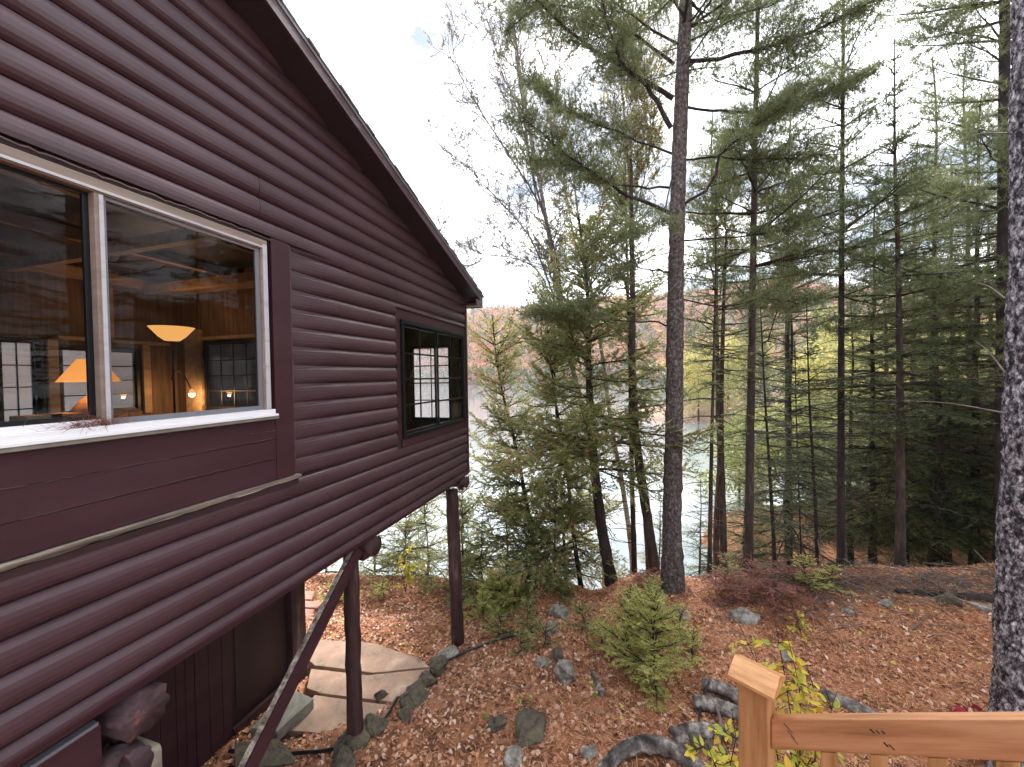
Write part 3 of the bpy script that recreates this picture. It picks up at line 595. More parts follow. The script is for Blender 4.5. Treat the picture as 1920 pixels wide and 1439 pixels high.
# young fir in the clearing, in front of the grove
for k, (px, py, Hh, rm, mt, lab) in enumerate([
        (1228, 1285, 1.15, .55, 'needle_light', 'bushy light green young fir in the middle of the leafy clearing'),
        (1180, 1255, 1.15, .45, 'needle_light', 'young fir crowding the left side of the bushy one in the clearing'),
        (1215, 1170, .75, .38, 'needle_light', 'yellow-green young fir at the foot of the central pine'),
        (1508, 1115, .62, .36, 'needle_light', 'yellow-green fir seedling beside the red-brown brush pile'),
        (1560, 1105, .40, .24, 'needle_light', 'smallest yellow-green seedling on the stick pile, left of the spruce'),
        (1020, 1215, .42, .28, 'needle_cedar', 'dark little fir at the head of the rock line'),
        (975, 1225, .34, .24, 'needle_cedar', 'tiny green fir left of the rock line'),
        (1300, 1235, .40, .24, 'needle_light', 'low pale seedling right of the bushy young fir'),
        (935, 1195, .38, .30, 'needle_cedar', 'small ferny green plant right of the far post, near the pipe'),
        (905, 1165, .50, .36, 'needle_light', 'light green bushlet right behind the far post foot'),
        (1092, 1180, .45, .32, 'needle_cedar', 'dull green bushlet behind the head of the rock line'),
        (1130, 1215, .40, .30, 'needle_light', 'small light fir between the rock line and the crowded young fir'),
        (990, 1190, .55, .40, 'needle_cedar', 'shaggy green bushlet on the slope above the little firs'),
        (1268, 1205, .45, .30, 'needle_light', 'pale fir tip standing right behind the bushy young fir'),
        (640, 1128, .45, .40, 'needle_light', 'yellow-green bushlet beside the red pavers'),
        (720, 1120, .40, .36, 'needle_light', 'pale green bushlet between the posts at the crest'),
        (1360, 1095, .55, .30, 'needle_cedar', 'dull green seedling at the crest just right of the central pine')]):
    b = hit(px, py); g = np.random.default_rng(100 + k); P = b + np.stack([np.cumsum(g.normal(0, .008, 9)), np.cumsum(g.normal(0, .008, 9)), np.linspace(0, Hh, 9)], 1)
    make_tree('fir_sapling', lab, P, .013, .003, M['bark_dark'], M[mt], 'young', .10, rm, 100 + k, group='young firs in the clearing', dens=.72, gap=.30, sides=5, cat='young tree', prof=lambda f: (1 - f)**.6 + .05, dead=False)
# trees to the right and behind the viewer: their mirror image darkens the cabin windows
for k, (X, Y, s_) in enumerate([(9, 1.2, 1.2), (11, 4.2, 1.3), (8.5, -1.5, 1.1), (12, -2.5, 1.35), (7.5, -4.5, 1.2), (14, 1.5, 1.5), (13, 7.5, 1.2), (10.5, -6, 1.3)]):
    copy_tree(protos[k % 2], on(X, Y), k * 1.3, s_, 'dark evergreen out of view to the right, seen only mirrored in the cabin windows', 'evergreens mirrored in the windows')

# --- trees across the bay, about 50 m away
def far_decid(seed, Hh, r, n, lo, hi, kind):
    g = np.random.default_rng(seed); root = empty(kind, '', 'tree', (0, 0, 0)); t = TB(); t.add(np.stack([np.zeros(6), np.zeros(6), np.linspace(-.5, Hh * .75, 6)], 1), np.linspace(.17, .05, 6), 6); t.build('trunk', M['bark_brown'], root)
    cl = g.normal(size=(26, 3)) * [r * .5, r * .5, Hh * .2] + [0, 0, Hh * .58]; i = g.integers(0, 26, n)
    C = cl[i] + g.normal(size=(n, 3)) * [r * .24, r * .24, Hh * .07]; ct = g.uniform(lo, hi, 26)
    V, Fq, T2 = leaf_cloud(C, g.uniform(.6, 1.3, n), g, np.clip(ct[i] + g.normal(0, .08, n), 0, 1), .17); np_mesh('crown', V, Fq, M['leaf_far'], root, tint=T2); return root
def far_con(seed, Hh, r, n):
    g = np.random.default_rng(seed); root = empty('conifer_tree', '', 'tree', (0, 0, 0)); t = TB(); t.add(np.stack([np.zeros(6), np.zeros(6), np.linspace(-.5, Hh * .97, 6)], 1), np.linspace(.15, .02, 6), 6); t.build('trunk', M['bark_dark'], root)
    h = g.uniform(.08, 1, n); h = 1 - (1 - h)**1.0 * g.uniform(.75, 1, n)**0; az = g.uniform(0, 6.28, n); rr = r * (1 - h)**.8 * g.uniform(.3, 1, n)**.5 * (1 + .3 * np.sin(h * 60 + az * 2))
    C = np.stack([rr * np.cos(az), rr * np.sin(az), h * Hh - rr * .25], 1)
    V, Fq, T2 = leaf_cloud(C, g.uniform(.6, 1.3, n), g, np.clip(g.normal(.55, .2, n), 0, 1), .2); np_mesh('crown', V, Fq, M['needle_pine'], root, tint=T2); return root
fp = [far_decid(201, 11, 3.6, 5200, .35, .8, 'maple_tree'), far_decid(202, 9, 3.2, 4200, .5, .95, 'maple_tree'), far_con(203, 14, 2.4, 5200), far_decid(204, 8, 3, 3800, .1, .6, 'maple_tree')]
g = np.random.default_rng(9); BG_ = 'trees on the bank across the bay'
kinds = ['yellow-green tree', 'orange-yellow tree', 'tall green conifer', 'light green tree']
spots = []
for row, (Yr, cnt) in enumerate([(52, 15), (58, 17), (65, 17)]):
    for i in range(cnt):
        X = 24 + row * 3 + i * (95 / cnt) + g.uniform(-1.5, 1.5); spots.append((X, Yr + g.uniform(-2, 2), int(g.choice([0, 1, 2, 3], p=[.28, .2, .3, .22]))))
order = sorted([i for i, q in enumerate(spots) if bank_z(q[0], q[1]) >= WATER - .2], key=lambda i: spots[i][0] / spots[i][1])
_o = 'first second third fourth fifth sixth seventh eighth ninth tenth eleventh twelfth thirteenth fourteenth fifteenth sixteenth seventeenth eighteenth nineteenth'.split()
ordw = _o + ['twentieth'] + ['twenty-' + q for q in _o[:9]] + ['thirtieth'] + ['thirty-' + q for q in _o[:9]] + ['fortieth'] + ['forty-' + q for q in _o[:9]]
used = set()
rown = ['first', 'second', 'back']
for i, (X, Y, k) in enumerate(spots):
    if bank_z(X, Y) < WATER - .2: continue
    lab = f'{kinds[k]} across the bay, {ordw[order.index(i)]} from the left along that bank'; s_ = g.uniform(.8, 1.25); loc = (X, Y, float(bank_z(X, Y)))
    if k not in used: used.add(k); r = fp[k]; r.location = loc; r['label'] = lab; r['group'] = BG_
    else: copy_tree(fp[k], loc, g.uniform(0, 6.28), s_, lab, BG_)

order_u = [2, 3, 4, 5, 6, 7, 8, 1, 0, 9]
for k, (px, Y, s_, c) in enumerate([(1480, 19, .62, 3), (1545, 16.5, .55, 3), (1610, 18, .7, 0), (1665, 16, .6, 3), (1725, 18.5, .75, 3), (1790, 17, .65, 0), (1850, 19, .8, 3), (1420, 17.5, .5, 3), (1385, 21, .55, 3), (1930, 17, .7, 0)]):
    q = at(px, 700, Y); copy_tree(fp[c], on(q[0], q[1]), k * 1.1, s_, f'{["yellow-green", "orange-yellow", "", "light green"][c]} leafy tree behind the dark firs, {ordw[order_u[k]]} from the left of those', 'leafy trees behind the dark firs')

# --- the big grey trunk in the foreground at right
def big_trunk():
    W = np.array([at(1934, 1340, 3.2), at(1942, 900, 3.2), at(1950, 500, 3.2), at(1950, 200, 3.2), at(1949, 0, 3.2)])
    W[:, 0] += .02; W = W[np.argsort(W[:, 2])]; b = W[0].copy(); d = (W[1] - W[0]) / (W[1][2] - W[0][2]); b += d * (float(gz(b[0], b[1])) - .1 - b[2]); W = np.vstack([b, W, W[-1] + [0.05, 0, 4.5]])
    P = spline(W, 900) - b; n = 150; g = np.random.default_rng(4)
    root = empty('pine_tree', 'thick grey pine trunk with flaky lichen-spotted bark rising past the rail at the right edge', 'tree', b)
    z = P[:, 2][:, None]; a = (np.arange(n) * 2 * math.pi / n)[None]
    R = np.interp(P[:, 2], [0, 1.6, 3, 4.6, 12], [.27, .222, .19, .165, .13])[:, None] * np.ones((1, n))
    R = R * (1 + .05 * np.sin(a * 2 + z * .8) + .025 * np.sin(z * 7.3 + a) + .02 * np.sin(z * 3.1 - 2 * a))
    # plates: distance to the nearest of many random cell seeds, stretched along the trunk
    sa = g.uniform(0, 2 * math.pi, 7000); sz = g.uniform(-.2, P[-1, 2] + .2, 7000)
    keep = sz < 7.8; sa = sa[keep]; sz = sz[keep]; cells = {}
    for i, (q, s_) in enumerate(zip(sa, sz)): cells.setdefault(int(s_ / .12), []).append(i)
    H = np.zeros_like(R)
    for r_ in range(len(P)):
        zz = P[r_, 2]
        if zz > 7.6: continue
        ids = sum((cells.get(int(zz / .12) + q, []) for q in (-1, 0, 1)), [])
        da = np.abs((sa[ids][None] - a[0][:, None] + math.pi) % (2 * math.pi) - math.pi) * .19; dz = np.abs(sz[ids][None] - zz) * .42
        dd = np.sort(da**2 + dz**2, axis=1)[:, :2]**.5; H[r_] = np.clip((dd[:, 1] - dd[:, 0]) / .011, 0, 1)
    R = R + (H - .6) * .015 + g.normal(0, .0012, R.shape)
    V = np.stack([P[:, 0][:, None] + R * np.cos(a), P[:, 1][:, None] + R * np.sin(a), P[:, 2][:, None] + 0 * R], -1).reshape(-1, 3)
    i = np.arange(len(P) - 1)[:, None] * n; j = np.arange(n)[None]
    Fq = np.stack([i + j, i + (j + 1) % n, i + n + (j + 1) % n, i + n + j], -1).reshape(-1, 4)
    mt = ramp_mat('lichen_bark', [(.014, .011, .014), (.07, .06, .067), (.30, .27, .29), (.62, .59, .62)], 24, (1, 1, .55), .95, .9, 60, detail=8, nrough=.75, bdist=.012, lo=.40, hi=.62)
    np_mesh('trunk', V, Fq, mt, root, smooth=True)
    t = TB(); lv = Leaves(); tw = Leaves()
    for (p0, p1) in [((1885, 775), (1690, 752)), ((1885, 560), (1830, 530)), ((1890, 250), (1800, 262)), ((1885, 700), (1830, 640))]:
        A = at(*p0, 3.25) - b; Bq = at(*p1, 3.9) - b; t.add(spline(np.array([A, (A + Bq) / 2 + [0, 0, .03], Bq]), 9), np.linspace(.008, .002, 9), 4)
    t.build('dead_branches', M['stick'], root)
big_trunk()

# ------------------------------------------------------------------ cabin
hb = hpt(0, 0, 0)
HOUSE = empty('log_cabin', 'purple-brown cabin with rounded log siding raised on posts, two windows in its gable wall', 'cabin', (hb[0], hb[1], 0), -PHI)
EAVE = 6.60; RIDGE = -0.7; YB = -8.0; XB = -3.95
def zroof(y): return 1.48 - .334 * ((y if y > RIDGE else 2 * RIDGE - y) - 6.44)
W1 = (0.36, 2.72, -.86, 1.20)                         # opening incl. trim: y0, y1, z0, z1
W2 = (4.36, 6.60, -.925, .92)
def siding():
    mb = MB(); p = .171; z0 = -1.80; rows = 9; g = random.Random(2)
    k0 = math.floor((z0 - .3105) / p); 
    for k in range(k0, 22):
        zb = .3105 + k * p; joints = ([g.uniform(-3, 6)] if g.random() < .3 else []) + ([4.37] if .9 < zb + p / 2 < 1.5 or zb < -1.0 and g.random() < .25 else []) + ([2.45] if 1.2 < zb < 1.6 else [])
        off = g.uniform(-.0015, .0015)
        segs_r = []
        for r in range(rows):
            t0, t1 = r / rows, (r + 1) / rows
            t0, t1 = [(1 - math.cos(math.pi * q)) / 2 for q in (t0, t1)]
            a, b = zb + t0 * p, zb + t1 * p; mid = (a + b) / 2
            if mid < z0: continue
            da, db = [.050 * max(0, 1 - abs(2 * q - 1)**2.6)**.6 + off for q in (t0, t1)]
            ymax = min(EAVE, 6.44 - (mid - 1.48) / .334 + .1); ymin = max(YB, 2 * RIDGE - (6.44 - (mid - 1.48) / .334 + .1))
            if ymax < ymin: continue
            iv = [(ymin, ymax)]
            for (y0, y1, c0, c1) in (W1, W2):
                if c0 < mid < c1: iv = [q for s_, e in iv for q in ((s_, min(e, y0)), (max(s_, y1), e)) if q[1] - q[0] > .02]
            for s_, e in iv:
                cuts = sorted({s_, e} | {j for j in joints if s_ < j < e})
                for q0, q1 in zip(cuts, cuts[1:]):
                    q0 += .0025 * (q0 in joints); q1 -= .0025 * (q1 in joints); n = max(1, int((q1 - q0) / .45)); ys = [q0 + (q1 - q0) * i / n for i in range(n + 1)]
                    rd = lambda y, d: d * min(1, math.sqrt(max(0, 1 - (1 - min(1, min(abs(y - s_) if s_ in (W1[1], W2[1]) else 9, abs(e - y) if e == W2[0] else 9) / .03))**2)) + .15)
                    if e == W2[0] and q1 > e - .01: ys = ys[:-1] + [e - .03, e - .015, e - .005, e]
                    wob = lambda y: .0012 * math.sin(y * 3.1 + k * 2.3)
                    vs = [(rd(y, da) - .002, y, a + wob(y)) for y in ys] + [(rd(y, db) - .002, y, b + wob(y)) for y in ys]; m = len(ys)
                    mb.add(vs, [(i, i + 1, m + i + 1, m + i) for i in range(m - 1)])
                    for y in (q0, q1): mb.add([(-.02, y, a), (rd(y, da) - .002, y, a), (rd(y, db) - .002, y, b), (-.02, y, b)], [(0, 1, 2, 3)])
    o = mb.build('siding', M['siding'], HOUSE, smooth=False)
    return o
siding()
def poly_wall(name, x0, x1, mat, holes, zbot, inner=False):
    """gable wall slab between x0 and x1 with rectangular holes, as columns"""
    mb = MB(); ys = sorted({YB, RIDGE, EAVE} | {h[0] for h in holes} | {h[1] for h in holes})
    for a, b in zip(ys, ys[1:]):
        zs = [(zbot, None)]
        for h in holes:
            if h[0] <= a and b <= h[1]: zs = [(zbot, h[2]), (h[3], None)]
        for lo, hi in zs:
            ta, tb = (hi, hi) if hi is not None else (zroof(a) - .06, zroof(b) - .06)
            mb.add([(x0, a, lo), (x1, a, lo), (x1, b, lo), (x0, b, lo), (x0, a, ta), (x1, a, ta), (x1, b, tb), (x0, b, tb)],
                   [(0, 3, 2, 1), (4, 5, 6, 7), (0, 1, 5, 4), (1, 2, 6, 5), (2, 3, 7, 6), (3, 0, 4, 7)])
    return mb.build(name, mat, HOUSE)
poly_wall('wall', -.12, -.0, M['indark'], [(.36, 2.52, -.30, 1.17), (4.47, 6.52, -.80, .78)], -1.78)
OPP_W = [(2.50, 2.86, -.62, .56), (3.0, 3.86, -.42, .50)]
poly_wall('wall', XB - .1, XB, M['inwood'], OPP_W, -1.78)
# roof: planks, soffit face, fascias
mb = MB(); OV = .32
for s_ in (0, 1):
    ya, yb = (RIDGE, 6.72) if s_ == 0 else (RIDGE, 2 * RIDGE - 6.72)
    za, zb_ = zroof(ya), zroof(6.72)
    for (x0, x1, lo, hi) in ((XB - .4, OV, .0, .10),):
        mb.add([(x0, ya, za + lo), (x1, ya, za + lo), (x1, yb, zb_ + lo), (x0, yb, zb_ + lo), (x0, ya, za + hi), (x1, ya, za + hi), (x1, yb, zb_ + hi), (x0, yb, zb_ + hi)],
               [(0, 3, 2, 1), (4, 5, 6, 7), (0, 1, 5, 4), (1, 2, 6, 5), (2, 3, 7, 6), (3, 0, 4, 7)])
ROOF = mb.build('roof', M['soffit'], HOUSE)
def rake(name, x0, x1, lo, hi, y0, y1, mat, jag=0, par=ROOF):
    mb = MB(); n = 60 if jag else 1; g = random.Random(5)
    for i in range(n):
        a, b = y0 + (y1 - y0) * i / n, y0 + (y1 - y0) * (i + 1) / n; j = g.uniform(-jag, jag) if jag else 0
        mb.add([(x0, a, zroof(a) + lo), (x1 + j, a, zroof(a) + lo), (x1 + j, b, zroof(b) + lo), (x0, b, zroof(b) + lo), (x0, a, zroof(a) + hi), (x1 + j, a, zroof(a) + hi + j), (x1 + j, b, zroof(b) + hi + j * .5), (x0, b, zroof(b) + hi)],
               [(0, 3, 2, 1), (4, 5, 6, 7), (0, 1, 5, 4), (1, 2, 6, 5), (2, 3, 7, 6), (3, 0, 4, 7)])
    return mb.build(name, mat, par)
rake('fascia', OV + .002, OV + .024, -.015, .115, RIDGE, 6.70, M['siding']); rake('fascia', OV + .002, OV + .024, -.015, .115, RIDGE, -8.1, M['siding'])
rake('drip_edge', OV + .026, OV + .034, .09, .121, RIDGE, 6.71, M['grey_metal'])
rake('shingles', XB - .42, OV + .045, .124, .142, RIDGE, 6.80, M['shingle'], .006); rake('shingles', XB - .42, OV + .045, .124, .142, RIDGE, -8.2, M['shingle'], .006)
mb = MB(); mb.box(XB - .4, OV + .024, 6.722, 6.745, 1.285, 1.505); mb.build('eave_board', M['siding'], ROOF)
mb = MB(); mb.box(.05, OV + .0, 6.62, 6.72, 1.30, 1.325); mb.build('eave_soffit', M['beige'], ROOF)
mb = MB(); mb.box(OV + .002, OV + .0235, 6.44, 6.721, 1.29, 1.40); mb.build('fascia_return', M['siding'], ROOF)
mb = MB(); mb.box(.0, .055, 6.602, 6.64, -1.80, 1.36).box(-.06, .0, 6.602, 6.64, -1.80, 1.36); mb.build('corner_board', M['trim'], HOUSE)
mb = MB(); mb.box(.056, .062, 6.622, 6.6395, .05, 1.33); mb.build('corner_strip', M['concrete'], HOUSE)
# skirt below the last log
mb = MB(); mb.box(-.05, .052, YB, 6.45, -1.825, -1.802); mb.box(-.05, .030, YB, 6.30, -1.868, -1.826); mb.build('skirt_board', M['trim'], HOUSE, bevel=.004)
# front (eave) wall of the porch with its window row
FW_ = [(-.22 - .98 * i - .86, -.22 - .98 * i) for i in range(3)]
mb = MB(); mb.box(XB, -.06, 6.50, 6.60, -1.78, -.82).box(XB, -.06, 6.50, 6.60, .62, 1.36)
xs_ = [-.06] + [v for a, b in FW_ for v in (b, a)] + [XB]
for i in range(0, len(xs_), 2): mb.box(xs_[i + 1], xs_[i], 6.50, 6.60, -.819, .619)
mb.build('wall', M['indark'], HOUSE)
def muntin_window(name, along, fix, a0, a1, z0, z1, cols, rows, mat, parent, fw=.045, mw=.018, th=.035, sashes=1, glass='glass'):
    """framed window with muntins; along='y' lies in a plane x=fix, along='x' in a plane y=fix"""
    def bx(m, p0, p1, q0, q1, d0, d1):
        if along == 'y': m.box(fix + d0, fix + d1, p0, p1, q0, q1)
        else: m.box(p0, p1, fix + d0, fix + d1, q0, q1)
    f = MB(); t = th; o = .0015
    bx(f, a0, a1, z0, z0 + fw, -t, t); bx(f, a0, a1, z1 - fw, z1, -t, t); bx(f, a0, a0 + fw, z0 + fw, z1 - fw, -t, t); bx(f, a1 - fw, a1, z0 + fw, z1 - fw, -t, t)
    wn = f.build(name, mat, parent, bevel=.003)
    n = sashes; wd = (a1 - a0 - 2 * fw) / n
    for i in range(n):
        b0 = a0 + fw + i * wd; b1 = b0 + wd; m_ = MB(); dd = -.012 + .022 * i; s_ = .035 if n > 1 else .022; e = .01
        bx(m_, b0, b1, z0 + fw, z0 + fw + s_, dd - e, dd + e); bx(m_, b0, b1, z1 - fw - s_, z1 - fw, dd - e, dd + e); bx(m_, b0, b0 + s_, z0 + fw + s_, z1 - fw - s_, dd - e, dd + e); bx(m_, b1 - s_, b1, z0 + fw + s_, z1 - fw - s_, dd - e, dd + e)
        m_.build('sash', mat, wn); u = MB(); ia, ib, iz, it = b0 + s_, b1 - s_, z0 + fw + s_, z1 - fw - s_
        for c in range(1, cols): x = ia + (ib - ia) * c / cols; bx(u, x - mw / 2, x + mw / 2, iz, it, dd - .006, dd + .006)
        for r in range(1, rows): z = iz + (it - iz) * r / rows; bx(u, ia, ib, z - mw / 2, z + mw / 2, dd - .0075, dd + .0075)
        u.build('muntins', mat, wn); p = MB(); c4 = [(ia, iz), (ib, iz), (ib, it), (ia, it)]; p.add([(fix + dd, q, z_) if along == 'y' else (q, fix + dd, z_) for q, z_ in c4], [(0, 1, 2, 3)]); p.build('pane', M[glass], wn)
    return wn
for a, b in FW_: muntin_window('window', 'x', 6.55, a, b, -.82, .62, 2, 4, M['black'], HOUSE, glass='haze')
# window 2 in the gable wall
w2 = muntin_window('window', 'y', .012, 4.475, 6.52, -.815, .785, 2, 4, M['black'], HOUSE, fw=.05, mw=.024, th=.045, sashes=2)
mb = MB(); mb.box(-.01, .026, 4.362, 6.598, .787, .918); mb.build('head_board', M['trim'], w2, bevel=.003)
mb = MB(); mb.box(-.01, .022, 4.385, 4.472, -.814, .785); mb.box(-.01, .022, 6.522, 6.598, -.814, .785); mb.build('side_board', M['trim'], w2, bevel=.003)
mb = MB(); mb.box(-.01, .040, 4.47, 6.598, -.922, -.817); mb.build('sill', M['trim'], w2, bevel=.004)
# window 1, the large slider
f = MB(); X0, X1 = -.04, .050
f.box(X0, X1, .40, 2.50, 1.075, 1.155); f.box(X0, X1, .40, .46, -.24, 1.075); f.box(X0, X1, 2.44, 2.50, -.24, 1.075); f.box(X0, X1, 1.415, 1.455, -.24, 1.075)
w1 = f.build('window', M['beige'], HOUSE, bevel=.006); w1['label'] = 'large sliding window with pale peeling frame'
mb = MB(); mb.box(.0505, .058, 2.452, 2.49, -.235, 1.12).box(.0505, .056, 1.434, 1.453, -.235, 1.07).box(.0505, .060, .46, 2.45, 1.085, 1.10); mb.build('frame', M['white'], w1)
mb = MB(); mb.box(-.04, .075, .40, 2.515, -.2785, -.2405).box(-.04, .045, .46, 1.414, -.24, -.205).box(-.04, .092, .38, 2.53, -.298, -.279); mb.build('sill', M['white_skylit'], w1, bevel=.003)
mb = MB(); mb.box(-.02, .084, .36, 2.54, -.322, -.299); mb.build('sill_edge', M['concrete'], w1, bevel=.003)
for y0, y1, xx, fr, mt in ((.46, 1.4145, -.01, .026, 'glass'), (1.4555, 2.44, .02, .034, 'screen')):
    z0, z1 = (-.205, 1.075) if mt == 'glass' else (-.24, 1.075)
    s_ = MB(); s_.box(xx - .01, xx + .012, y0, y1, z0, z0 + fr).box(xx - .01, xx + .012, y0, y1, z1 - fr * .6, z1).box(xx - .01, xx + .012, y0, y0 + fr * .6, z0 + fr, z1 - fr * .6).box(xx - .01, xx + .012, y1 - fr, y1, z0 + fr, z1 - fr * .6)
    s_.build('sash', M['grey_metal'] if mt == 'screen' else M['black'], w1, bevel=.002)
    p = MB(); p.add([(xx, y0 + fr * .6, z0 + fr), (xx, y1 - fr, z0 + fr), (xx, y1 - fr, z1 - fr * .6), (xx, y0 + fr * .6, z1 - fr * .6)], [(0, 1, 2, 3)]); p.build('pane', M[mt], w1)
mb = MB(); mb.box(-.01, .048, 2.54, 2.722, -.845, 1.20); mb.build('side_board', M['trim'], w1, bevel=.004)
mb = MB(); g = random.Random(8)
for i, (a, b) in enumerate([(-.845, -.668), (-.665, -.502), (-.499, -.323)]): mb.box(-.01, .040 + .002 * i, .0, 2.538, a, b)
mb.build('panel_board', M['trim'], w1, bevel=.003)
# cracked paint ridges and caulk
tb = TB(); g = np.random.default_rng(12)
for (ya, yb, z, r) in ((.9, 1.75, -.505, .0045), (1.9, 2.5, -.50, .005), (1.1, 2.5, -.662, .003), (2.3, 2.71, -.42, .004)):
    n = 26; y = np.linspace(ya, yb, n); tb.add(np.stack([np.full(n, .0445), y, z + np.cumsum(g.normal(0, .0022, n))], 1), np.full(n, r) * g.uniform(.3, 1, n), 5)
n = 70; y = np.linspace(.4, 2.54, n); tb.add(np.stack([np.full(n, .046), y, 1.178 + g.normal(0, .0035, n)], 1), .007 + .003 * g.uniform(0, 1, n), 5)
n = 60; z = np.linspace(-.84, 1.19, n); tb.add(np.stack([.042 + 0 * z, 2.728 + g.normal(0, .003, n), z], 1), .005 + .004 * g.uniform(0, 1, n), 5)
tb.build('paint_ridges', M['siding'], w1)
mb = MB(); gg = random.Random(3); n = 46; vs = []; fs = []
for i in range(n + 1):
    y = -.2 + 2.97 * i / n; e = .075 + gg.uniform(-.006, .004); vs += [(.0, y, -.850), (e, y, -.853 + gg.uniform(-.003, .003)), (e - .004, y, -.880 + gg.uniform(-.004, .004)), (.0, y, -.889)]
for i in range(n):
    for j in range(4): fs.append((4 * i + j, 4 * i + (j + 1) % 4, 4 * i + 4 + (j + 1) % 4, 4 * i + 4 + j))
fs += [(0, 1, 2, 3), tuple(4 * n + q for q in (3, 2, 1, 0))]; mb.add(vs, fs); mb.build('drip_ledge', M['weathered'], HOUSE)
mb = MB(); mb.box(-.01, .055, -.2, 2.75, -.93, -.8895); mb.build('ledge_board', M['dark_trim'], HOUSE, bevel=.003)

# interior: floor, partition with a window, ceiling beams, shelf
mb = MB(); mb.box(XB, -.121, YB + .1, 6.499, -1.76, -1.70); mb.build('floor', M['indark'], HOUSE)
PW = (-3.36, -2.2, -.45, .62)
mb = MB()
for x0, x1, z0, z1 in ((XB, PW[0], -1.70, zroof(4.4) - .01), (PW[1], -.13, -1.70, zroof(4.4) - .01), (PW[0], PW[1], -1.70, PW[2]), (PW[0], PW[1], PW[3], zroof(4.4) - .01)): mb.box(x0, x1, 4.34, 4.40, z0, z1)
mb.build('partition', M['inwood'], HOUSE)
muntin_window('window', 'x', 4.37, PW[0], PW[1], PW[2], PW[3], 4, 4, M['black'], HOUSE, mw=.014, glass='haze')
for (a, b, c, d) in OPP_W: muntin_window('window', 'y', XB - .05, a, b, c, d, 2, 4, M['black'], HOUSE, mw=.014, glass='haze_dim')
bm_ = MB(); bm_.box(XB + .002, XB + .09, -2, 4.338, 1.36, 1.50); bm_.build('ceiling_beam', M['beam'], HOUSE)
for x in (-1.3, -2.6): q = MB(); q.box(x - .04, x + .04, -2, 4.338, 1.50, 1.62); q.build('ceiling_beam', M['beam'], HOUSE)
for y in (1.2, 2.6, 3.9): q = MB(); q.box(XB + .09, -.121, y - .04, y + .04, 1.30, 1.42); q.build('ceiling_beam', M['beam'], HOUSE)
q = MB(); q.box(XB + .09, -.13, 4.25, 4.338, 1.36, 1.48); q.build('ceiling_beam', M['beam'], HOUSE)
q = MB(); q.box(XB + .092, -.13, -2, 4.25, 1.63, 1.66); q.build('ceiling', M['indark'], HOUSE)
q = MB(); q.box(XB + .001, XB + .14, 2.95, 4.15, .56, .60).box(XB + .001, XB + .04, 2.9, 2.99, -.45, .559).box(XB + .001, XB + .04, 3.87, 3.96, -.45, .559).box(XB + .001, XB + .03, 3.5, 3.55, .60, 1.36); q.build('shelf', M['beam'], HOUSE)
q = MB()                                              # live-edge board beside the partition window
n = 22; vs = []; fs = []
for i in range(n + 1):
    z = -1.3 + 2.1 * i / n; e = -3.40 + .03 * abs(math.sin(i * 1.4)); vs += [(-3.72, 4.30, z), (e, 4.30, z), (e, 4.335, z), (-3.72, 4.335, z)]
for i in range(n):
    for j in range(4): fs.append((4 * i + j, 4 * i + (j + 1) % 4, 4 * i + 4 + (j + 1) % 4, 4 * i + 4 + j))
q.add(vs, fs); q.build('live_edge_board', M['beam'], HOUSE)
q = MB(); q.box(-3.39, -2.15, 4.28, 4.335, .63, .68); q.build('window_head', M['beam'], HOUSE)

# lamps in the room
def lamp_light(p, e, name, r=.04):
    ld = bpy.data.lights.new(name, 'POINT'); ld.energy = e; ld.color = (1, .55, .22); ld.shadow_soft_size = r
    o = bpy.data.objects.new(name, ld); scene.collection.objects.link(o); return o
p = at(323, 640, 5.1); root = empty('floor_lamp', 'lit floor lamp with an amber glass bowl and bent reading arm', 'lamp', (p[0], p[1], -1.69))
def rel(q): return np.array(q) - np.array(root.location)
bz = at(323, 640, 5.1)[2] + 1.69
MB().lathe([(.001, 0), (.08, .005), (.14, .055), (.235, .175), (.242, .18), (.232, .178), (.135, .065), (.07, .02), (.001, .015)], (0, 0, bz)).build('glass_bowl', M['bowl'], root, smooth=True)
t = TB(); t.add([(0, 0, .02), (0, 0, 1), (0, 0, bz)], [.013] * 3, 8); t.build('pole', M['lamp_metal'], root)
MB().lathe([(.001, .03), (.12, .025), (.14, 0)], (0, 0, 0)).build('base', M['lamp_metal'], root, smooth=True)
arm = spline(np.array([rel(at(q[0], q[1], 5.12 + .55 * max(0, (q[0] - 321) / 36))) for q in ((321, 712), (328, 697), (342, 701), (352, 716), (357, 728))]), 12)
t = TB(); t.add(arm, [.009] * 12, 6); t.build('reading_arm', M['lamp_metal'], root)
bp = rel(at(360, 738, 5.67)); MB().lathe([(.012, .06), (.03, .04), (.045, .0), (.042, .0), (.025, .035), (.008, .055)], bp).build('reading_shade', M['bowl'], root, smooth=True)
MB().lathe([(.001, -.045), (.03, -.034), (.04, 0), (.03, .03), (.001, .04)], bp + [0, 0, -.01]).build('bulb', M['bulb'], root, smooth=True)
l1 = lamp_light(p, 4, 'torchiere_light', .06); l1.parent = root; l1.location = (0, 0, bz + .22)
l2 = lamp_light(p, 16, 'reading_light', .02); l2.parent = root; l2.location = tuple(bp + [0, 0, -.06])
p = at(168, 716, 3.45); root = empty('table_lamp', 'lit table lamp with a flared orange shade behind the window mullion', 'lamp', (p[0], p[1], p[2] - .42))
MB().lathe([(.203, .42), (.075, .62), (.072, .62), (.200, .42)], (0, 0, 0)).build('lamp_shade', M['shade'], root, smooth=True)
MB().lathe([(.001, 0), (.08, 0), (.10, .03), (.13, .10), (.12, .18), (.06, .26), (.02, .30), (.015, .42), (.001, .42)], (0, 0, 0)).build('base', M['beam'], root, smooth=True)
l3 = lamp_light(p, 2.5, 'table_lamp_light', .03); l3.parent = root; l3.location = (0, 0, .5)
zt = p[2] - .42; th = hplane(168, 716, xl=None, yl=None) if False else None
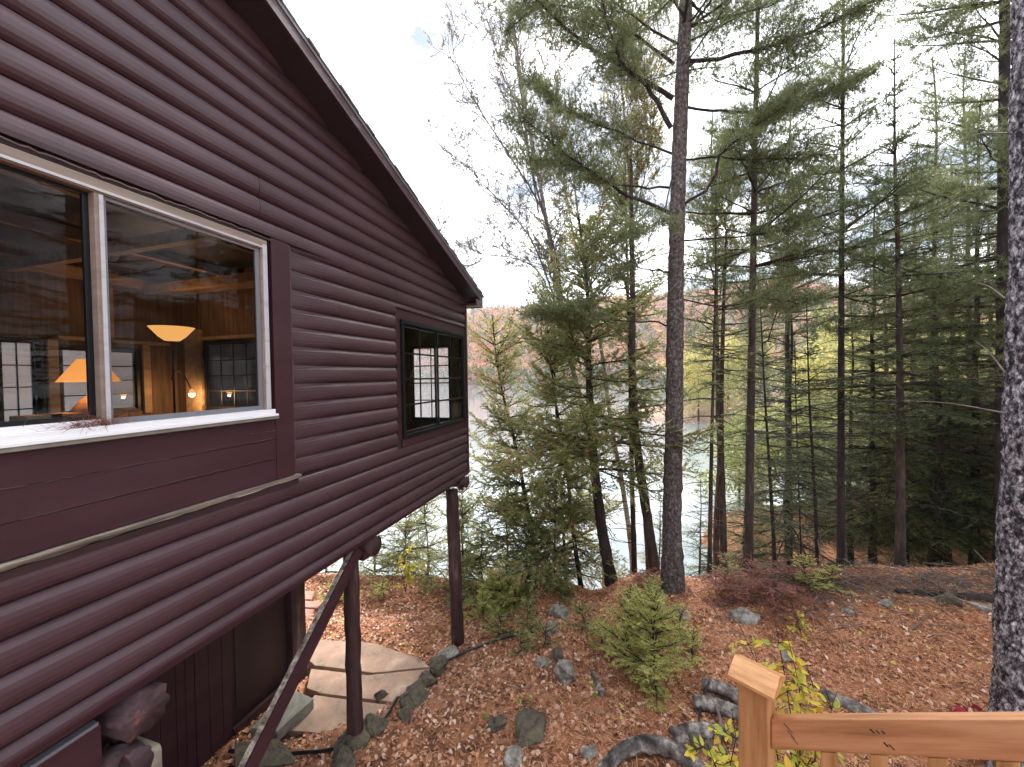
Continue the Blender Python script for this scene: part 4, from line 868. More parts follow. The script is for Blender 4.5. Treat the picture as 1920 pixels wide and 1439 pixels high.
lx = (p[0] * HN[0] + p[1] * HN[1]) + HD; ly = p[0] * HW[0] + p[1] * HW[1]
def indoor(name, label, cat, build, x, y, z):
    q = hpt(x, y, z); r = empty(name, label, cat, q, -PHI); build(r); return r
def tab(r):
    MB().box(-.45, .45, -.9, .9, -.04, 0).build('table_top', M['indark'], r, bevel=.005)
    for a in (-.4, .4):
        for b_ in (-.84, .84): MB().box(a - .03, a + .03, b_ - .03, b_ + .03, zlegs, -.041).build('leg', M['indark'], r)
zlegs = -(zt - .003 + 1.70)
indoor('side_table', 'dark wooden table carrying the lit table lamp indoors', 'table', tab, lx - .05, ly + .35, zt - .003)
def basket(r):
    MB().box(-.12, .12, -.16, .16, 0, .16).build('box', M['beam'], r, bevel=.01)
    MB().box(-.125, .125, -.03, .03, .0, .163).build('strap', M['black'], r)
indoor('wooden_box', 'small pale slatted box on the dark table left of the lamp', 'box', basket, lx + .12, ly - .32, zt)

# posts, beam ends, brace, basement wall
def log_cyl(name, p0, p1, r0_, r1_, mat, seed, parent=HOUSE, rough=.03, sides=20, cap=True):
    n = 22; P = np.array(p0) + (np.array(p1) - np.array(p0)) * np.linspace(0, 1, n)[:, None]; g = np.random.default_rng(seed)
    P[1:-1] += g.normal(0, .0035, (n - 2, 3)); R = np.linspace(r0_, r1_, n) * (1 + .03 * np.sin(np.linspace(0, 9, n) + seed))
    if cap: P = np.vstack([P[:1], P, P[-1:]]); R = np.concatenate([[.001], R, [.001]]); P[0] -= (P[2] - P[1]) * .02; P[-1] += (P[-2] - P[-3]) * .02
    V, Fq = tube_arrays(P, R, sides, 0, rough, seed); return np_mesh(name, V, Fq, mat, parent, smooth=True)
def hloc(px, py, xl): return tuple(hplane(px, py, xl=xl))
def gh(x, y): q = hpt(x, y, 0); return float(gz(q[0], q[1]))
a = hloc(663, 1250, -.30); log_cyl('post', (a[0], a[1], gh(a[0], a[1]) - .05), (a[0] + .0, a[1], -2.08), .092, .085, M['post_log'], 1)
b = hloc(853, 1060, -.13); log_cyl('post', (b[0] + .03, b[1], gh(b[0], b[1]) - .05), (b[0] - .03, b[1], -2.04), .112, .112, M['post_log'], 2)
for (x, y) in ((-3.8, b[1]),): log_cyl('post', (x, y, gh(x, y) - .05), (x, y, -2.08), .10, .09, M['post_log'], 3)
log_cyl('floor_beam', (-3.9, a[1], -1.98), (.03, 3.86, -1.985), .112, .112, M['post_log'], 4, rough=.02)
log_cyl('floor_beam', (-3.9, b[1], -1.93), (.10, 6.42, -1.91), .095, .10, M['post_log'], 5, rough=.02)
log_cyl('floor_beam', (-2.2, 1.56, -2.03), (.04, 1.57, -2.03), .14, .125, M['rot'], 6, rough=.08, sides=36)
mb = MB(); mb.box(XB, -.06, -1, 6.5, -1.80, -1.77); mb.build('underfloor', M['dark_trim'], HOUSE)
mb = MB(); mb.box(-.02, .03, 6.42, 6.50, -1.89, -1.60).box(-.06, .02, 6.36, 6.44, -2.05, -1.87); mb.build('beam_block', M['trim'], HOUSE, bevel=.006)
mb = MB(); mb.box(-.20, -.02, 3.70, 3.86, -2.10, -2.0); mb.build('beam_block', M['trim'], HOUSE, bevel=.006)
def bar(name, a, b, wdt, hgt, mat, parent=HOUSE, bevel=.004): m_ = MB(); m_.prism(a, b, wdt, hgt); return m_.build(name, mat, parent, bevel=bevel)
c = hloc(672, 1030, -.02); d = hloc(468, 1439, -.02); dv = np.array(d) - np.array(c)
BR = bar('brace', c, np.array(c) + dv * 1.9, .05, .135, M['trim'])
off_ = np.array([.0, -.046, .046]) * 1.55
bar('brace_top', np.array(c) + off_, np.array(c) + dv * 1.9 + off_, .047, .012, M['weathered'], BR, .002)
# beam board at lower left with its grey top edge, and the stone pier
mb = MB(); mb.box(-.08, -.03, -1.2, 1.40, -2.20, -1.965); B2_ = mb.build('beam_board', M['trim'], HOUSE, bevel=.004)
mb = MB(); mb.box(-.08, -.028, -1.2, 1.39, -1.9645, -1.945); mb.build('beam_board_cap', M['grey_metal'], B2_, bevel=.003)
log_cyl('pier_cap', (-.45, 1.46, -2.33), (.05, 1.50, -2.30), .13, .10, M['rot'], 8, rough=.08, sides=28)
mb = MB(); mb.box(-.35, .04, 1.30, 1.66, -4.7, -2.30); mb.build('pier', M['stone_pier'], HOUSE, bevel=.03)
# basement wall, recessed: vertical boards, dark door, end board
BXX = -2.1
def hy(px, xl=BXX, py=1250): return hloc(px, py, xl)[1]
y_d0, y_d1, y_e = hy(433), hy(545), hy(571)
mb = MB(); y = -1.0; g = random.Random(4)
while y < y_d0 - .02:
    wd = g.choice([.10, .16, .22]); e = min(y + wd, y_d0); mb.box(BXX - .03, BXX + g.uniform(0, .004), y, e - .006, -5.0, -1.88); y = e
mb.box(BXX - .06, BXX - .031, -1, y_d0, -5, -1.88); mb.build('basement_boards', M['trim'], HOUSE, bevel=.003)
mb = MB(); mb.box(BXX - .10, BXX - .07, y_d0, y_d1 + .05, -5.0, -1.88); mb.box(BXX - .0695, BXX - .06, y_d0 + .1, y_d1 - .2, -4.4, -2.2); mb.build('basement_door', M['dark_trim'], HOUSE, bevel=.003)
mb = MB(); mb.box(BXX - .06, BXX + .05, y_d1, y_e, -5.0, -1.88).box(BXX - 1.6, BXX - .061, y_e - .06, y_e, -5, -1.88); mb.build('basement_end_board', M['post_log'], HOUSE, bevel=.004)
mb = MB(); mb.box(BXX - .02, BXX + .04, y_d0, y_d1, -4.72, -4.56); mb.build('door_sill', M['dark_trim'], HOUSE)

# ------------------------------------------------------------------ ground furniture
def rock(px, py, wpx, hpx, mat, label, seed, group='rocks lying on the leafy slope', tall=1.0, name='rock', world=None, size=None):
    g = np.random.default_rng(seed); c = hit(px, py) if world is None else on(*world)
    s = wpx / F_PX * c[1] / 2 if size is None else size; hz = hpx / F_PX * c[1] * .72 if size is None else size * tall
    bm = bmesh.new(); P = g.normal(size=(22, 3)); P /= np.linalg.norm(P, axis=1)[:, None]; P *= g.uniform(.78, 1.05, (22, 1)); P *= [s, s * .8, hz * .62]
    for q in P: bm.verts.new(q)
    r_ = bmesh.ops.convex_hull(bm, input=bm.verts); bmesh.ops.delete(bm, geom=[v for v in bm.verts if not v.link_faces], context='VERTS')
    bmesh.ops.bevel(bm, geom=bm.edges[:], offset=s * .05, segments=1, affect='EDGES', clamp_overlap=True); bmesh.ops.triangulate(bm, faces=bm.faces[:])
    bmesh.ops.subdivide_edges(bm, edges=bm.edges[:], cuts=4, use_grid_fill=True)
    for v in bm.verts:
        q_ = v.co / s + Vector((seed * 1.7, 0, 0)); n_ = s * (.16 * noise.noise(q_ * 1.6) + .09 * noise.noise(q_ * 4) + .05 * noise.noise(q_ * 11)); v.co += v.co.normalized() * n_
    me = bpy.data.meshes.new(name); bm.to_mesh(me); bm.free()
    o = link(name, me, mat); o.location = (c[0], c[1] + s * .25, c[2] + hz * .18); o.rotation_euler = (g.uniform(-.15, .15), g.uniform(-.15, .15), g.uniform(0, 6.28)); tag(o, label, 'rock', group)
    return o
R_ = M['rock']; D_ = M['rock_dark']
for i, a in enumerate([(838, 1236, 52, 34, R_, 'grey speckled rock at the foot of the far cabin post'), (822, 1262, 58, 40, D_, 'brown flat rock just under the speckled rock by the post'), (795, 1290, 62, 36, D_, 'dark rock in the wall beside the black pipe'),
        (775, 1322, 84, 46, D_, 'long mossy rock beside the black pipe'), (714, 1318, 32, 36, D_, 'small upright dark stone standing on the patio edge'), (760, 1350, 40, 22, D_, 'flat grey-green stone below the long mossy rock'),
        (700, 1372, 66, 44, D_, 'dark stone right of the near post foot'), (655, 1408, 80, 44, D_, 'rough stone in front of the near post foot'), (640, 1440, 70, 44, D_, 'lowest stone by the near post, cut by the picture edge'),
        (1062, 1278, 52, 66, R_, 'pale tilted slab rock in the middle of the rock line'), (1046, 1240, 34, 34, D_, 'dark stone above the pale tilted slab rock'), (1035, 1192, 34, 42, R_, 'rounded grey stone halfway up the rock line'),
        (1052, 1160, 50, 36, R_, 'pointed rock at the head of the rock line'), (1018, 1250, 34, 22, R_, 'small pale stone left of the dark stone in the rock line'), (1400, 1168, 66, 36, R_, 'white-grey boulder below the crest at right centre'),
        (1663, 1140, 30, 24, R_, 'small round grey stone alone on the orange slope'), (1845, 1142, 56, 20, R_, 'flat grey stone by the big grey trunk'), (1785, 1135, 44, 34, D_, 'brown stump-like stone near the fallen log'),
        (995, 1385, 92, 62, D_, 'large mossy flat-topped rock in the lower middle'), (965, 1432, 52, 34, R_, 'grey rock cut by the bottom edge under the mossy rock'), (1105, 1418, 42, 30, R_, 'small angular brown stone at the bottom left of the curved log'),
        (935, 1366, 50, 30, D_, 'dark low stone left of the large mossy rock'), (1284, 1162, 30, 14, R_, 'tiny white stone in the leaves right of the young fir'), (1345, 1425, 60, 40, D_, 'dark stone beneath the dead logs'),
        (1300, 1400, 50, 34, D_, 'dark stone beside the dead log ends'), (1480, 1240, 36, 20, R_, 'grey stone behind the yellow-leaved shrub'), (1592, 1152, 24, 14, R_, 'tiny grey stone left of the round one on the slope')]):
    rock(*a, 300 + i)
for i, (px, py, s_) in enumerate([(1116, 1309, .05), (1112, 1290, .035), (912, 1347, .045), (985, 1348, .03)]):
    o = rock(px, py, 10, 10, M['moss'], ['bright green mossy clump in the leaves', 'smaller mossy clump above the bright one', 'yellow-green mossy clump left of the mossy rock', 'little green tuft above the mossy rock'][i], 340 + i, None, 1.0, 'moss_clump', world=hit(px, py)[:2], size=s_); o['category'] = 'moss'
# flagstones, step slabs, pavers
def slab(pxs, z, th, mat, name, label, cat='paving stone', group=None, zc=None):
    P = []
    for px, py in pxs: D = ray(px, py); P.append(D * (z / D[2]))
    c = np.mean(P, 0); m_ = MB(); n = len(P); g = random.Random(int(pxs[0][0])); Q = []
    for i in range(n):
        for t_ in (0, .33, .66):
            q = P[i] * (1 - t_) + P[(i + 1) % n] * t_; Q.append(q + np.array([g.uniform(-.007, .007), g.uniform(-.007, .007), 0]) * (t_ > 0))
    n = len(Q); m_.add([q - c + [0, 0, g.uniform(-.004, .004)] for q in Q] + [q - c - [0, 0, th] for q in Q], [tuple(range(n)), tuple(range(2 * n - 1, n - 1, -1))] + [(i, n + i, n + (i + 1) % n, (i + 1) % n) for i in range(n)])
    o = m_.build(name, mat, None, bevel=.006); o.location = tuple(c); return tag(o, label, cat, group)
FG = 'flagstones of the patio beneath the cabin'
slab([(578, 1236), (600, 1200), (700, 1206), (780, 1232), (806, 1250), (700, 1262), (590, 1248)], -4.60, .12, M['slab'], 'flagstone', 'far pinkish flagstone reaching toward the far post', group=FG)
slab([(583, 1254), (690, 1266), (806, 1254), (772, 1290), (735, 1316), (600, 1300), (575, 1290)], -4.595, .12, M['slab'], 'flagstone', 'middle flagstone, cracked, behind the near post', group=FG)
slab([(590, 1304), (728, 1322), (712, 1350), (640, 1378), (540, 1370), (560, 1340)], -4.59, .12, M['slab'], 'flagstone', 'nearest flagstone with green-stained edge left of the near post', group=FG)
slab([(545, 1292), (588, 1310), (520, 1372), (470, 1365)], -4.44, .14, M['concrete'], 'step_slab', 'thick weathered step slab in front of the dark basement door', 'step')
slab([(440, 1392), (520, 1385), (540, 1400), (560, 1430), (440, 1445)], -4.46, .1, M['rock_dark'], 'step_slab', 'dark flat stone under the black pipe at the basement wall', 'step')
for i, q in enumerate([[(569, 1108), (590, 1108), (583, 1124), (569, 1124)], [(569, 1126), (604, 1129), (596, 1140), (569, 1138)], [(569, 1141), (590, 1143), (580, 1162), (569, 1158)]]):
    slab(q, -5.0, .07, M['brick'], 'paver', ['pale square paver at the top of the short row', 'red paver in the middle of the short row', 'lowest red paver of the short row'][i], group='red pavers beyond the basement wall')
# black pipe
hp = [hit(px, py) + [0, 0, .035] for px, py in ((430, 1414), (500, 1422), (560, 1420), (622, 1412), (660, 1400), (692, 1384), (722, 1350), (742, 1318), (770, 1284), (808, 1252), (838, 1243), (872, 1228), (910, 1212), (960, 1196), (1000, 1190))]
b = hp[3]; P = spline(np.array(hp), 90) - b
o = np_mesh('water_pipe', *tube_arrays(P, np.full(90, .021), 8), M['hose'], smooth=True); o.location = tuple(b); tag(o, 'black plastic water pipe snaking past the posts and along the rocks', 'pipe')
# logs and branches
def dlog(pts, r0_, r1_, name, label, mat, seed, grp=None, lift=0, n=30, cat='log'):
    W = np.array([hit(px, py) + [0, 0, lift + h] for px, py, h in pts]); b = W[0].copy(); P = spline(W - b, n); g = np.random.default_rng(seed)
    P = np.vstack([P[:1], P, P[-1:]]); R = np.concatenate([[.002], np.linspace(r0_, r1_, n) * (1 + g.normal(0, .05, n)), [.002]])
    V, Fq = tube_arrays(P, R, 14, 0, .05, seed); o = np_mesh(name, V, Fq, mat, smooth=True); o.location = tuple(b); return tag(o, label, cat, grp)
LG = 'dead logs piled left of the rail post'
DL = M['deadlog']
dlog([(1262, 1390, .02), (1310, 1378, .03), (1400, 1390, .02)], .085, .075, 'log', 'broken dead log with a pale jagged end, lowest of the pile by the rail post', DL, 1, LG)
dlog([(1300, 1330, .06), (1350, 1340, .05), (1440, 1375, .0)], .075, .08, 'log', 'middle dead log of the pile, half under the top one', DL, 2, LG, lift=.03)
dlog([(1318, 1302, .08), (1360, 1316, .08), (1420, 1345, .02)], .07, .075, 'log', 'pale-ended log lying on top of the pile by the rail post', DL, 3, LG, lift=.05)
dlog([(1120, 1455, -.04), (1165, 1425, .07), (1225, 1418, .10), (1290, 1440, .06), (1330, 1470, 0)], .062, .085, 'log', 'thick arched dark log at the bottom edge', DL, 4)
dlog([(1110, 1262, 0), (1130, 1308, 0)], .04, .05, 'log', 'short weathered stub beside the bushy young fir', DL, 5)
dlog([(1545, 1308, 0), (1600, 1330, .02), (1650, 1350, 0)], .08, .06, 'log', 'grey log behind the rail post leading to the right', DL, 6)
dlog([(1680, 1112, .02), (1780, 1122, .03), (1880, 1130, .03)], .05, .07, 'log', 'long dark fallen log along the crest by the big grey trunk', M['bark_dark'], 7)
dlog([(1330, 1325, .12), (1350, 1370, .10), (1325, 1432, .0)], .018, .014, 'dead_branch', 'crooked pale branch lying down over the log pile', M['stick'], 8, cat='branch')
dlog([(1330, 1312, .2), (1318, 1330, .12), (1308, 1370, 0)], .012, .012, 'dead_branch', 'thin hooked twig standing against the log pile', M['bark_dark'], 9, cat='branch')
dlog([(1705, 1185, .0), (1730, 1170, .05), (1745, 1160, .04), (1770, 1165, 0)], .012, .006, 'dead_branch', 'pale forked stick on the orange slope', M['stick'], 10, cat='branch')
dlog([(1505, 1100, .25), (1530, 1130, .15), (1538, 1162, 0)], .009, .006, 'dead_branch', 'thin pale stick leaning on the brush pile', M['stick'], 11, cat='branch')
dlog([(1085, 1155, .0), (1098, 1150, .1), (1120, 1165, 0)], .010, .006, 'dead_branch', 'pale curled twig at the head of the rock line', M['stick'], 12, cat='branch')

# brush pile of dead red-brown boughs, and the stick pile along the crest
def brush(px, py, w_, h_, n, seed, label):
    g = np.random.default_rng(seed); c = hit(px, py); root = empty('brush_pile', label, 'brush pile', c); wood = TB(); lv, tw = Leaves(), Leaves()
    for i in range(n):
        q = g.normal(0, 1, 3) * [w_ * .45, w_ * .3, 0]; q[2] = float(gz(c[0] + q[0], c[1] + q[1])) - c[2] + g.uniform(.02, h_) * math.exp(-(q[0] / w_)**2 * 2); d = nrm(g.normal(0, 1, 3) * [1, .7, .22]); l_ = g.uniform(.35, .8); u = np.linspace(0, 1, 6)[:, None]
        P = q + d * l_ * u; P[:, 2] -= .18 * l_ * u[:, 0]**2; wood.add(P, np.linspace(.008, .002, 6), 4); branch_leaves(P, 'hemlock', g, lv, tw, 0, 1.5)
    wood.build('branches', M['stick'], root); lv.build('dead_needles', M['needle_dead'], root)
brush(1435, 1125, .8, .55, 60, 1, 'heap of dead red-brown evergreen boughs at the crest under the slim pine')
brush(1565, 1095, .5, .25, 14, 2, 'small heap of red-brown boughs beneath the black-trunked pine')
brush(1225, 1110, .45, .28, 14, 3, 'red-brown dead boughs gathered behind the base of the central pine')
g = np.random.default_rng(77); t = TB()
for i in range(560):
    px = g.uniform(1400, 1900) if i < 430 else g.uniform(1230, 1800); c = hit(px, g.normal(1098, 17) + (1750 - px) * -.02 if i < 430 else g.uniform(1080, 1200)); d = nrm(g.normal(0, 1, 3) * [1, .5, .16]); l_ = g.uniform(.2, .95)
    P = c + np.linspace(-.5, .5, 5)[:, None] * d * l_ + g.normal(0, .012, (5, 3)) + [0, 0, g.uniform(.01, .16 if i < 430 else .03)]; t.add(P, np.linspace(.008, .003, 5) * g.uniform(.4, 1.3), 4)
tag(t.build('sticks', M['stick']), 'tangle of grey fallen sticks along the crest under the trees', 'sticks', kind='stuff')

# shrubs with yellow leaves, red seedling
def shrub(px, py, stems, mat, label, seed, name='yellow_leaved_shrub', size=.055, kind='shrub', nl=16, grp=None, basep=None):
    g = np.random.default_rng(seed); c = on(*basep) if basep is not None else hit(px, py); root = empty(name, label, kind, c, 0, grp); V = []; T2 = []; t = TB(); nv = 0; Fs = []
    for pts in stems:
        W = np.vstack([[0, 0, -.03], [at(a, b_, Y) - c for a, b_, Y in pts]]); P = spline(W, 14); t.add(P, np.linspace(.007, .002, 14), 5)
        for k in range(nl):
            tt = g.uniform(.3, 1.0); i = min(12, int(tt * 13)); q = P[i]; d = nrm(g.normal(0, 1, 3) * [1, 1, .35]); l_ = g.uniform(.04, .26) * (1.15 - tt * .6); e = q + d * l_; e[2] -= .02
            t.add(np.array([q, (q + e) / 2 + [0, 0, .01], e]), [.0025, .002, .001], 3)
            for m_ in range(g.integers(2, 5)):
                s_ = size * g.uniform(.6, 1.15); b_ = q + (e - q) * g.uniform(.35, 1) ; dd = nrm(d + g.normal(0, .6, 3) + [0, 0, -.15]); sd = nrm(np.cross(dd, g.normal(0, .5, 3) + [0, 0, 1])); up_ = np.cross(sd, dd) * s_ * .08
                V += [b_, b_ + dd * s_ * .35 + sd * s_ * .27 + up_, b_ + dd * s_ * .7 + sd * s_ * .22 + up_, b_ + dd * s_ * 1.05, b_ + dd * s_ * .7 - sd * s_ * .22 + up_, b_ + dd * s_ * .35 - sd * s_ * .27 + up_]
                Fs += [(nv, nv + 1, nv + 2, nv + 3), (nv, nv + 3, nv + 4, nv + 5)]; nv += 6; T2 += [np.clip(g.normal(.38, .27), 0, 1)] * 6
    t.build('stems', M['bark_dark'], root); np_mesh('leaves', V, Fs, mat, root, tint=T2)
    return root
pb = at(1490, 1300, 2.75)[:2]
shrub(0, 0, [[(1480, 1400, 2.7), (1440, 1290, 2.75), (1385, 1170, 2.8)], [(1490, 1400, 2.6), (1475, 1290, 2.6), (1452, 1160, 2.6)], [(1500, 1400, 2.6), (1500, 1300, 2.55), (1478, 1200, 2.5)], [(1530, 1380, 2.7), (1530, 1310, 2.7), (1510, 1240, 2.8)], [(1520, 1420, 2.5), (1560, 1340, 2.5), (1548, 1290, 2.5)], [(1450, 1380, 2.8), (1430, 1290, 2.9), (1415, 1220, 3.0)]],
      M['leaf_yellow'], 'tall shrub with yellow-green leaves rising behind the rail post', 1, basep=pb, nl=46, size=.062)
shrub(0, 0, [[(1370, 1420, 2.5), (1350, 1370, 2.5), (1330, 1330, 2.6)], [(1350, 1430, 2.4), (1320, 1400, 2.4), (1285, 1385, 2.4)], [(1370, 1430, 2.3), (1380, 1380, 2.3), (1372, 1330, 2.35)], [(1345, 1450, 2.3), (1335, 1420, 2.2), (1325, 1395, 2.2)]],
      M['leaf_yellow'], 'low yellow-leaved shrub in front of the log pile, left of the rail post', 2, basep=at(1365, 1300, 2.45)[:2], nl=40, size=.058)
shrub(0, 0, [[(1480, 1470, 2.2), (1500, 1430, 2.2)], [(1600, 1480, 2.2), (1610, 1430, 2.1)], [(1700, 1480, 2.2), (1730, 1440, 2.1)], [(1520, 1480, 2.0), (1480, 1440, 1.9)]], M['leaf_yellow'], 'yellow shrub leaves showing beneath the handrail between the balusters', 3, basep=at(1570, 1300, 2.2)[:2], nl=34, size=.065)
shrub(1500, 1180, [[(1495, 1165, 5.0), (1480, 1120, 5.0)], [(1500, 1160, 5.0), (1520, 1140, 4.9)]], M['leaf_yellow'], 'small orange-yellow seedling below the brush pile', 4, nl=12, size=.06, kind='seedling', name='leafy_seedling')
shrub(1830, 1345, [[(1815, 1335, 3.35), (1800, 1318, 3.3)], [(1835, 1335, 3.3), (1850, 1322, 3.3)]], M['leaf_red'], 'dark red maple seedling peeping over the handrail by the grey trunk', 5, nl=8, size=.11, kind='seedling', name='maple_seedling')
shrub(1225, 1305, [[(1225, 1290, 4.6), (1220, 1280, 4.6)]], M['needle_light'], 'light green broad-leaved seedling below the bushy young fir', 6, nl=8, size=.075, kind='seedling', name='leafy_seedling')
shrub(978, 1312, [[(975, 1305, 4.45), (970, 1300, 4.45)]], M['needle_light'], 'low light green plant in the leaves above the mossy rock', 7, nl=8, size=.065, kind='seedling', name='leafy_seedling')
shrub(870, 1030, [[(868, 1010, 7.6), (876, 985, 7.6)]], M['litter'], 'twig with orange leaves beside the far post', 8, nl=8, size=.08, kind='seedling', name='leafy_seedling')
shrub(760, 1110, [[(765, 1080, 8.9), (770, 1010, 8.8)], [(755, 1080, 8.9), (735, 1030, 8.9)], [(765, 1090, 8.9), (800, 1050, 8.9)]], M['leaf_yellow'], 'yellow-leaved bush between the two cabin posts', 9, nl=20, size=.10)

# handrail of the stair at lower right
def stair_rail():
    Zp = 1.35; corner = [(1366, 1273), (1453, 1319), (1471, 1272)]
    zc = -1.115
    P = [ray(*q) * (zc / ray(*q)[2]) for q in corner]; ctr = (P[0] + P[2]) / 2; e = nrm(P[1] - P[0]); yaw = math.atan2(e[1], e[0])
    gzr = float(gz(ctr[0], ctr[1])) - .05
    root = empty('stair_railing', 'new orange-brown wooden stair rail with a capped post and slanting handrail', 'railing', (ctr[0], ctr[1], gzr), yaw)
    zt = zc - gzr; h = .047
    m_ = MB(); m_.box(-h, h, -h, h, 0, zt - .001); m_.build('post', M['cedarwood'], root, bevel=.004)
    m_ = MB(); s_ = .073; k = .05
    m_.add([(-s_, -s_, zt), (s_, -s_, zt), (s_, s_, zt), (-s_, s_, zt), (-s_, -s_, zt + .012), (s_, -s_, zt + .012), (s_, s_, zt + .012), (-s_, s_, zt + .012), (-s_, .0, zt + .05), (s_, 0, zt + .05)],
           [(0, 3, 2, 1), (0, 1, 5, 4), (1, 2, 6, 5), (2, 3, 7, 6), (3, 0, 4, 7), (4, 5, 9, 8), (7, 8, 9, 6), (4, 8, 7), (5, 6, 9)])
    m_.build('post_cap', M['cedarcap'], root, bevel=.0015)
    # rail: runs along local +x, climbing toward the viewer
    R_inv = np.array([[math.cos(yaw), math.sin(yaw), 0], [-math.sin(yaw), math.cos(yaw), 0], [0, 0, 1]])
    loc = lambda q: R_inv @ (np.array(q) - np.array(root.location))
    # top centre line of the rail
    A = loc(at(1452, 1330, 1.37)); sl = .665
    m_ = MB(); x0, x1 = h + .002, 1.5; yc = 0.0; zt0 = A[2]; hv = .108; th = .038
    top = lambda x: zt0 + (x - x0) * sl
    m_.add([(x0, yc - th / 2, top(x0) - hv), (x1, yc - th / 2, top(x1) - hv), (x1, yc + th / 2, top(x1) - hv), (x0, yc + th / 2, top(x0) - hv),
            (x0, yc - th / 2, top(x0)), (x1, yc - th / 2, top(x1)), (x1, yc + th / 2, top(x1)), (x0, yc + th / 2, top(x0))],
           [(0, 3, 2, 1), (4, 5, 6, 7), (0, 1, 5, 4), (1, 2, 6, 5), (2, 3, 7, 6), (3, 0, 4, 7)])
    m_.build('handrail', M['cedarrail'], root, bevel=.005)
    lowr = lambda x: top(x) - .92
    k_ = MB(); gg_ = random.Random(6)                  # knots and saw marks on the rail face
    for xx_, dz_, l_, t2 in ((.10, .03, .025, .002), (.108, .052, .022, .0018), (.118, .072, .02, .0015), (.31, .035, .010, .004), (.322, .037, .008, .003), (.334, .038, .007, .004), (.34, .075, .010, .004), (.352, .082, .012, .003), (.62, .06, .014, .002)):
        z_ = top(xx_) - dz_; k_.prism((xx_ - l_ / 2, -th / 2 - .0006, z_ + l_ * .35), (xx_ + l_ / 2, -th / 2 - .0006, z_ - l_ * .35), .0012, t2)
    k_.build('saw_marks', M['bark_dark'], root)
    for i in range(1, 9):
        x = .088 + i * .118; b_ = MB(); q = .019
        tz0, tz1 = top(x - q) - hv - .001, top(x + q) - hv - .001; lz0, lz1 = lowr(x - q), lowr(x + q)
        b_.add([(x - q, -q, lz0), (x + q, -q, lz1), (x + q, q, lz1), (x - q, q, lz0), (x - q, -q, tz0), (x + q, -q, tz1), (x + q, q, tz1), (x - q, q, tz0)],
               [(0, 3, 2, 1), (4, 5, 6, 7), (0, 1, 5, 4), (1, 2, 6, 5), (2, 3, 7, 6), (3, 0, 4, 7)]); b_.build('baluster', M['cedarwood'], root, bevel=.002)
    m_ = MB(); m_.add([(x0, -.02, lowr(x0) - .24), (x1, -.02, lowr(x1) - .24), (x1, .02, lowr(x1) - .24), (x0, .02, lowr(x0) - .24), (x0, -.02, lowr(x0) - .001), (x1, -.02, lowr(x1) - .001), (x1, .02, lowr(x1) - .001), (x0, .02, lowr(x0) - .001)],
           [(0, 3, 2, 1), (4, 5, 6, 7), (0, 1, 5, 4), (1, 2, 6, 5), (2, 3, 7, 6), (3, 0, 4, 7)]); m_.build('stringer', M['cedarrail'], root, bevel=.003)
stair_rail()

g = np.random.default_rng(31); q0 = hpt(.06, 1.36, -.225); n = 260; C = np.zeros((n, 3)); C[:, 0] = g.normal(0, .012, n); C[:, 1] = g.normal(0, .07, n); C[:, 2] = np.abs(g.normal(0, .022, n)) - .012
D_n = g.normal(0, 1, (n, 3)) * [.25, 1, .55]; lv = Leaves(); lv.spikes(C, D_n, .07, .003, g.uniform(0, 1, n), g, .5)
o = lv.build('needle_clump', M['needle_dead'], None); o.location = tuple(q0); o.rotation_euler = (0, 0, -PHI); tag(o, 'clump of red-brown pine needles caught on the white window sill', 'pine needles')

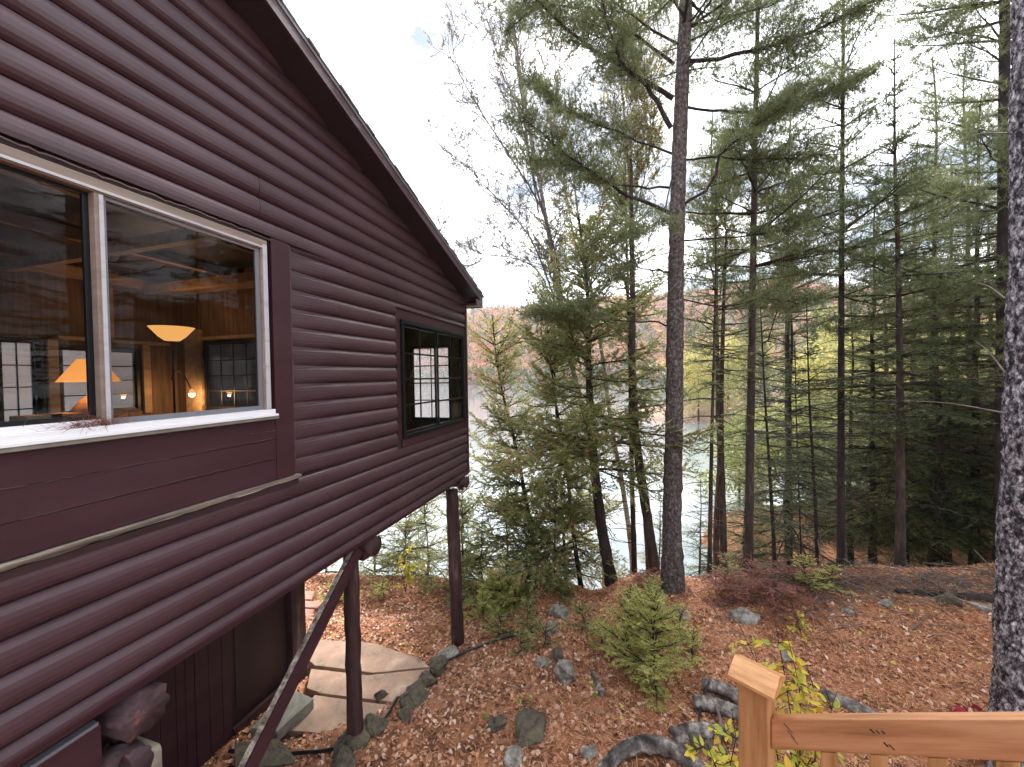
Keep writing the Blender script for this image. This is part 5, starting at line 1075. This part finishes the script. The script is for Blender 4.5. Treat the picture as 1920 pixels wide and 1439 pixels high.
# ------------------------------------------------------------------ leaf litter and fallen needles
def litter():
    g = np.random.default_rng(21); n = 52000
    X = g.uniform(-7, 10, n); Y = 2.2 + g.uniform(0, 1, n)**.8 * 8.5
    keep = (Y < np.interp(X, *YC) + .8); dens = np.where(X > 3.2, .75, 1.0) ; keep &= g.uniform(size=n) < dens
    hx = (X * HN[0] + Y * HN[1]) + HD; hy_ = X * HW[0] + Y * HW[1]
    ZZ_ = gz(X, Y); Pp = np.stack([X, Y, ZZ_], 1); dz_ = Pp @ FW; pxx = 960 + 720 * (Pp @ RT) / dz_; pyy = 719.5 - 720 * (Pp @ UP) / dz_
    poly = [(578, 1236), (600, 1200), (780, 1232), (806, 1250), (735, 1320), (640, 1380), (540, 1372)]; ins = np.zeros(n, bool)   # the patio stones
    for (ax, ay), (bx_, by_) in zip(poly, poly[1:] + poly[:1]):
        c_ = ((ay > pyy) != (by_ > pyy)) & (pxx < (bx_ - ax) * (pyy - ay) / (by_ - ay + 1e-9) + ax); ins ^= c_
    keep &= ~(ins & (g.uniform(size=n) < .86))
    X, Y = X[keep], Y[keep]; n = len(X); Z = gz(X, Y) + .006
    C = np.stack([X, Y, Z], 1); a = g.uniform(0, 6.28, n); tl = g.normal(0, .38, (n, 2)); d = nrm(np.stack([np.cos(a), np.sin(a), tl[:, 0]], 1)); sd = nrm(np.stack([-np.sin(a), np.cos(a), tl[:, 1]], 1)); s = g.uniform(.017, .042, n)[:, None]; up = np.array([0, 0, .012])
    cu = g.normal(0, .3, (n, 1)) * s * np.array([[0, 0, 1]])
    V = np.stack([C - d * s, C - d * s * .2 + sd * s * .62 + up + cu, C + d * s * .5 + sd * s * .5 + up, C + d * s + cu, C + d * s * .45 - sd * s * .5 + up, C - d * s * .3 - sd * s * .6 + up + cu], 1).reshape(-1, 3)
    i = np.arange(n)[:, None] * 6; Fq = np.concatenate([i + [0, 1, 2, 3], i + [0, 3, 4, 5]]).astype(int)
    tint = np.clip(g.normal(.5, .24, n), 0, .93); tint[g.uniform(size=n) < .012] = 1
    tag(np_mesh('fallen_leaves', V, Fq, M['litter'], tint=np.repeat(tint, 6)), 'brown and tan fallen leaves covering the slope', 'leaf litter', kind='stuff')
    n = 190000; X = g.uniform(-2, 11, n); Y = 2.2 + g.uniform(0, 1, n)**.8 * 6.5; keep = (g.uniform(size=n) < np.clip((X + 1.2) / 3.5, .12, 1)) & (Y < np.interp(X, *YC) + .3); X, Y = X[keep], Y[keep]; n = len(X)
    C = np.stack([X, Y, gz(X, Y) + .008 + g.uniform(0, .012, n)], 1); lv = Leaves(); lv.spikes(C, np.stack([g.normal(size=n), g.normal(size=n), g.normal(0, .22, n)], 1), .10, .0055, g.uniform(0, 1, n), g, .4)
    o = lv.build('fallen_needles', M['needles_ground'], None); tag(o, 'orange fallen pine needles carpeting the clearing', 'pine needles', kind='stuff')
litter()

# ------------------------------------------------------------------ the air over the lake
hz = MB(); hz.box(-1000, 1000, -75, 960, -11, 150); hm = bpy.data.materials.new('haze_air'); hm.use_nodes = True; hn = hm.node_tree.nodes; hn.clear()
ho = hn.new('ShaderNodeOutputMaterial'); hv = hn.new('ShaderNodeVolumePrincipled'); hv.inputs['Color'].default_value = (.95, .96, 1, 1); hv.inputs['Density'].default_value = .0003; hv.inputs['Anisotropy'].default_value = .3
hm.node_tree.links.new(hv.outputs[0], ho.inputs['Volume'])
tag(hz.build('haze', hm), 'thin pale haze over the lake', 'haze', kind='stuff')
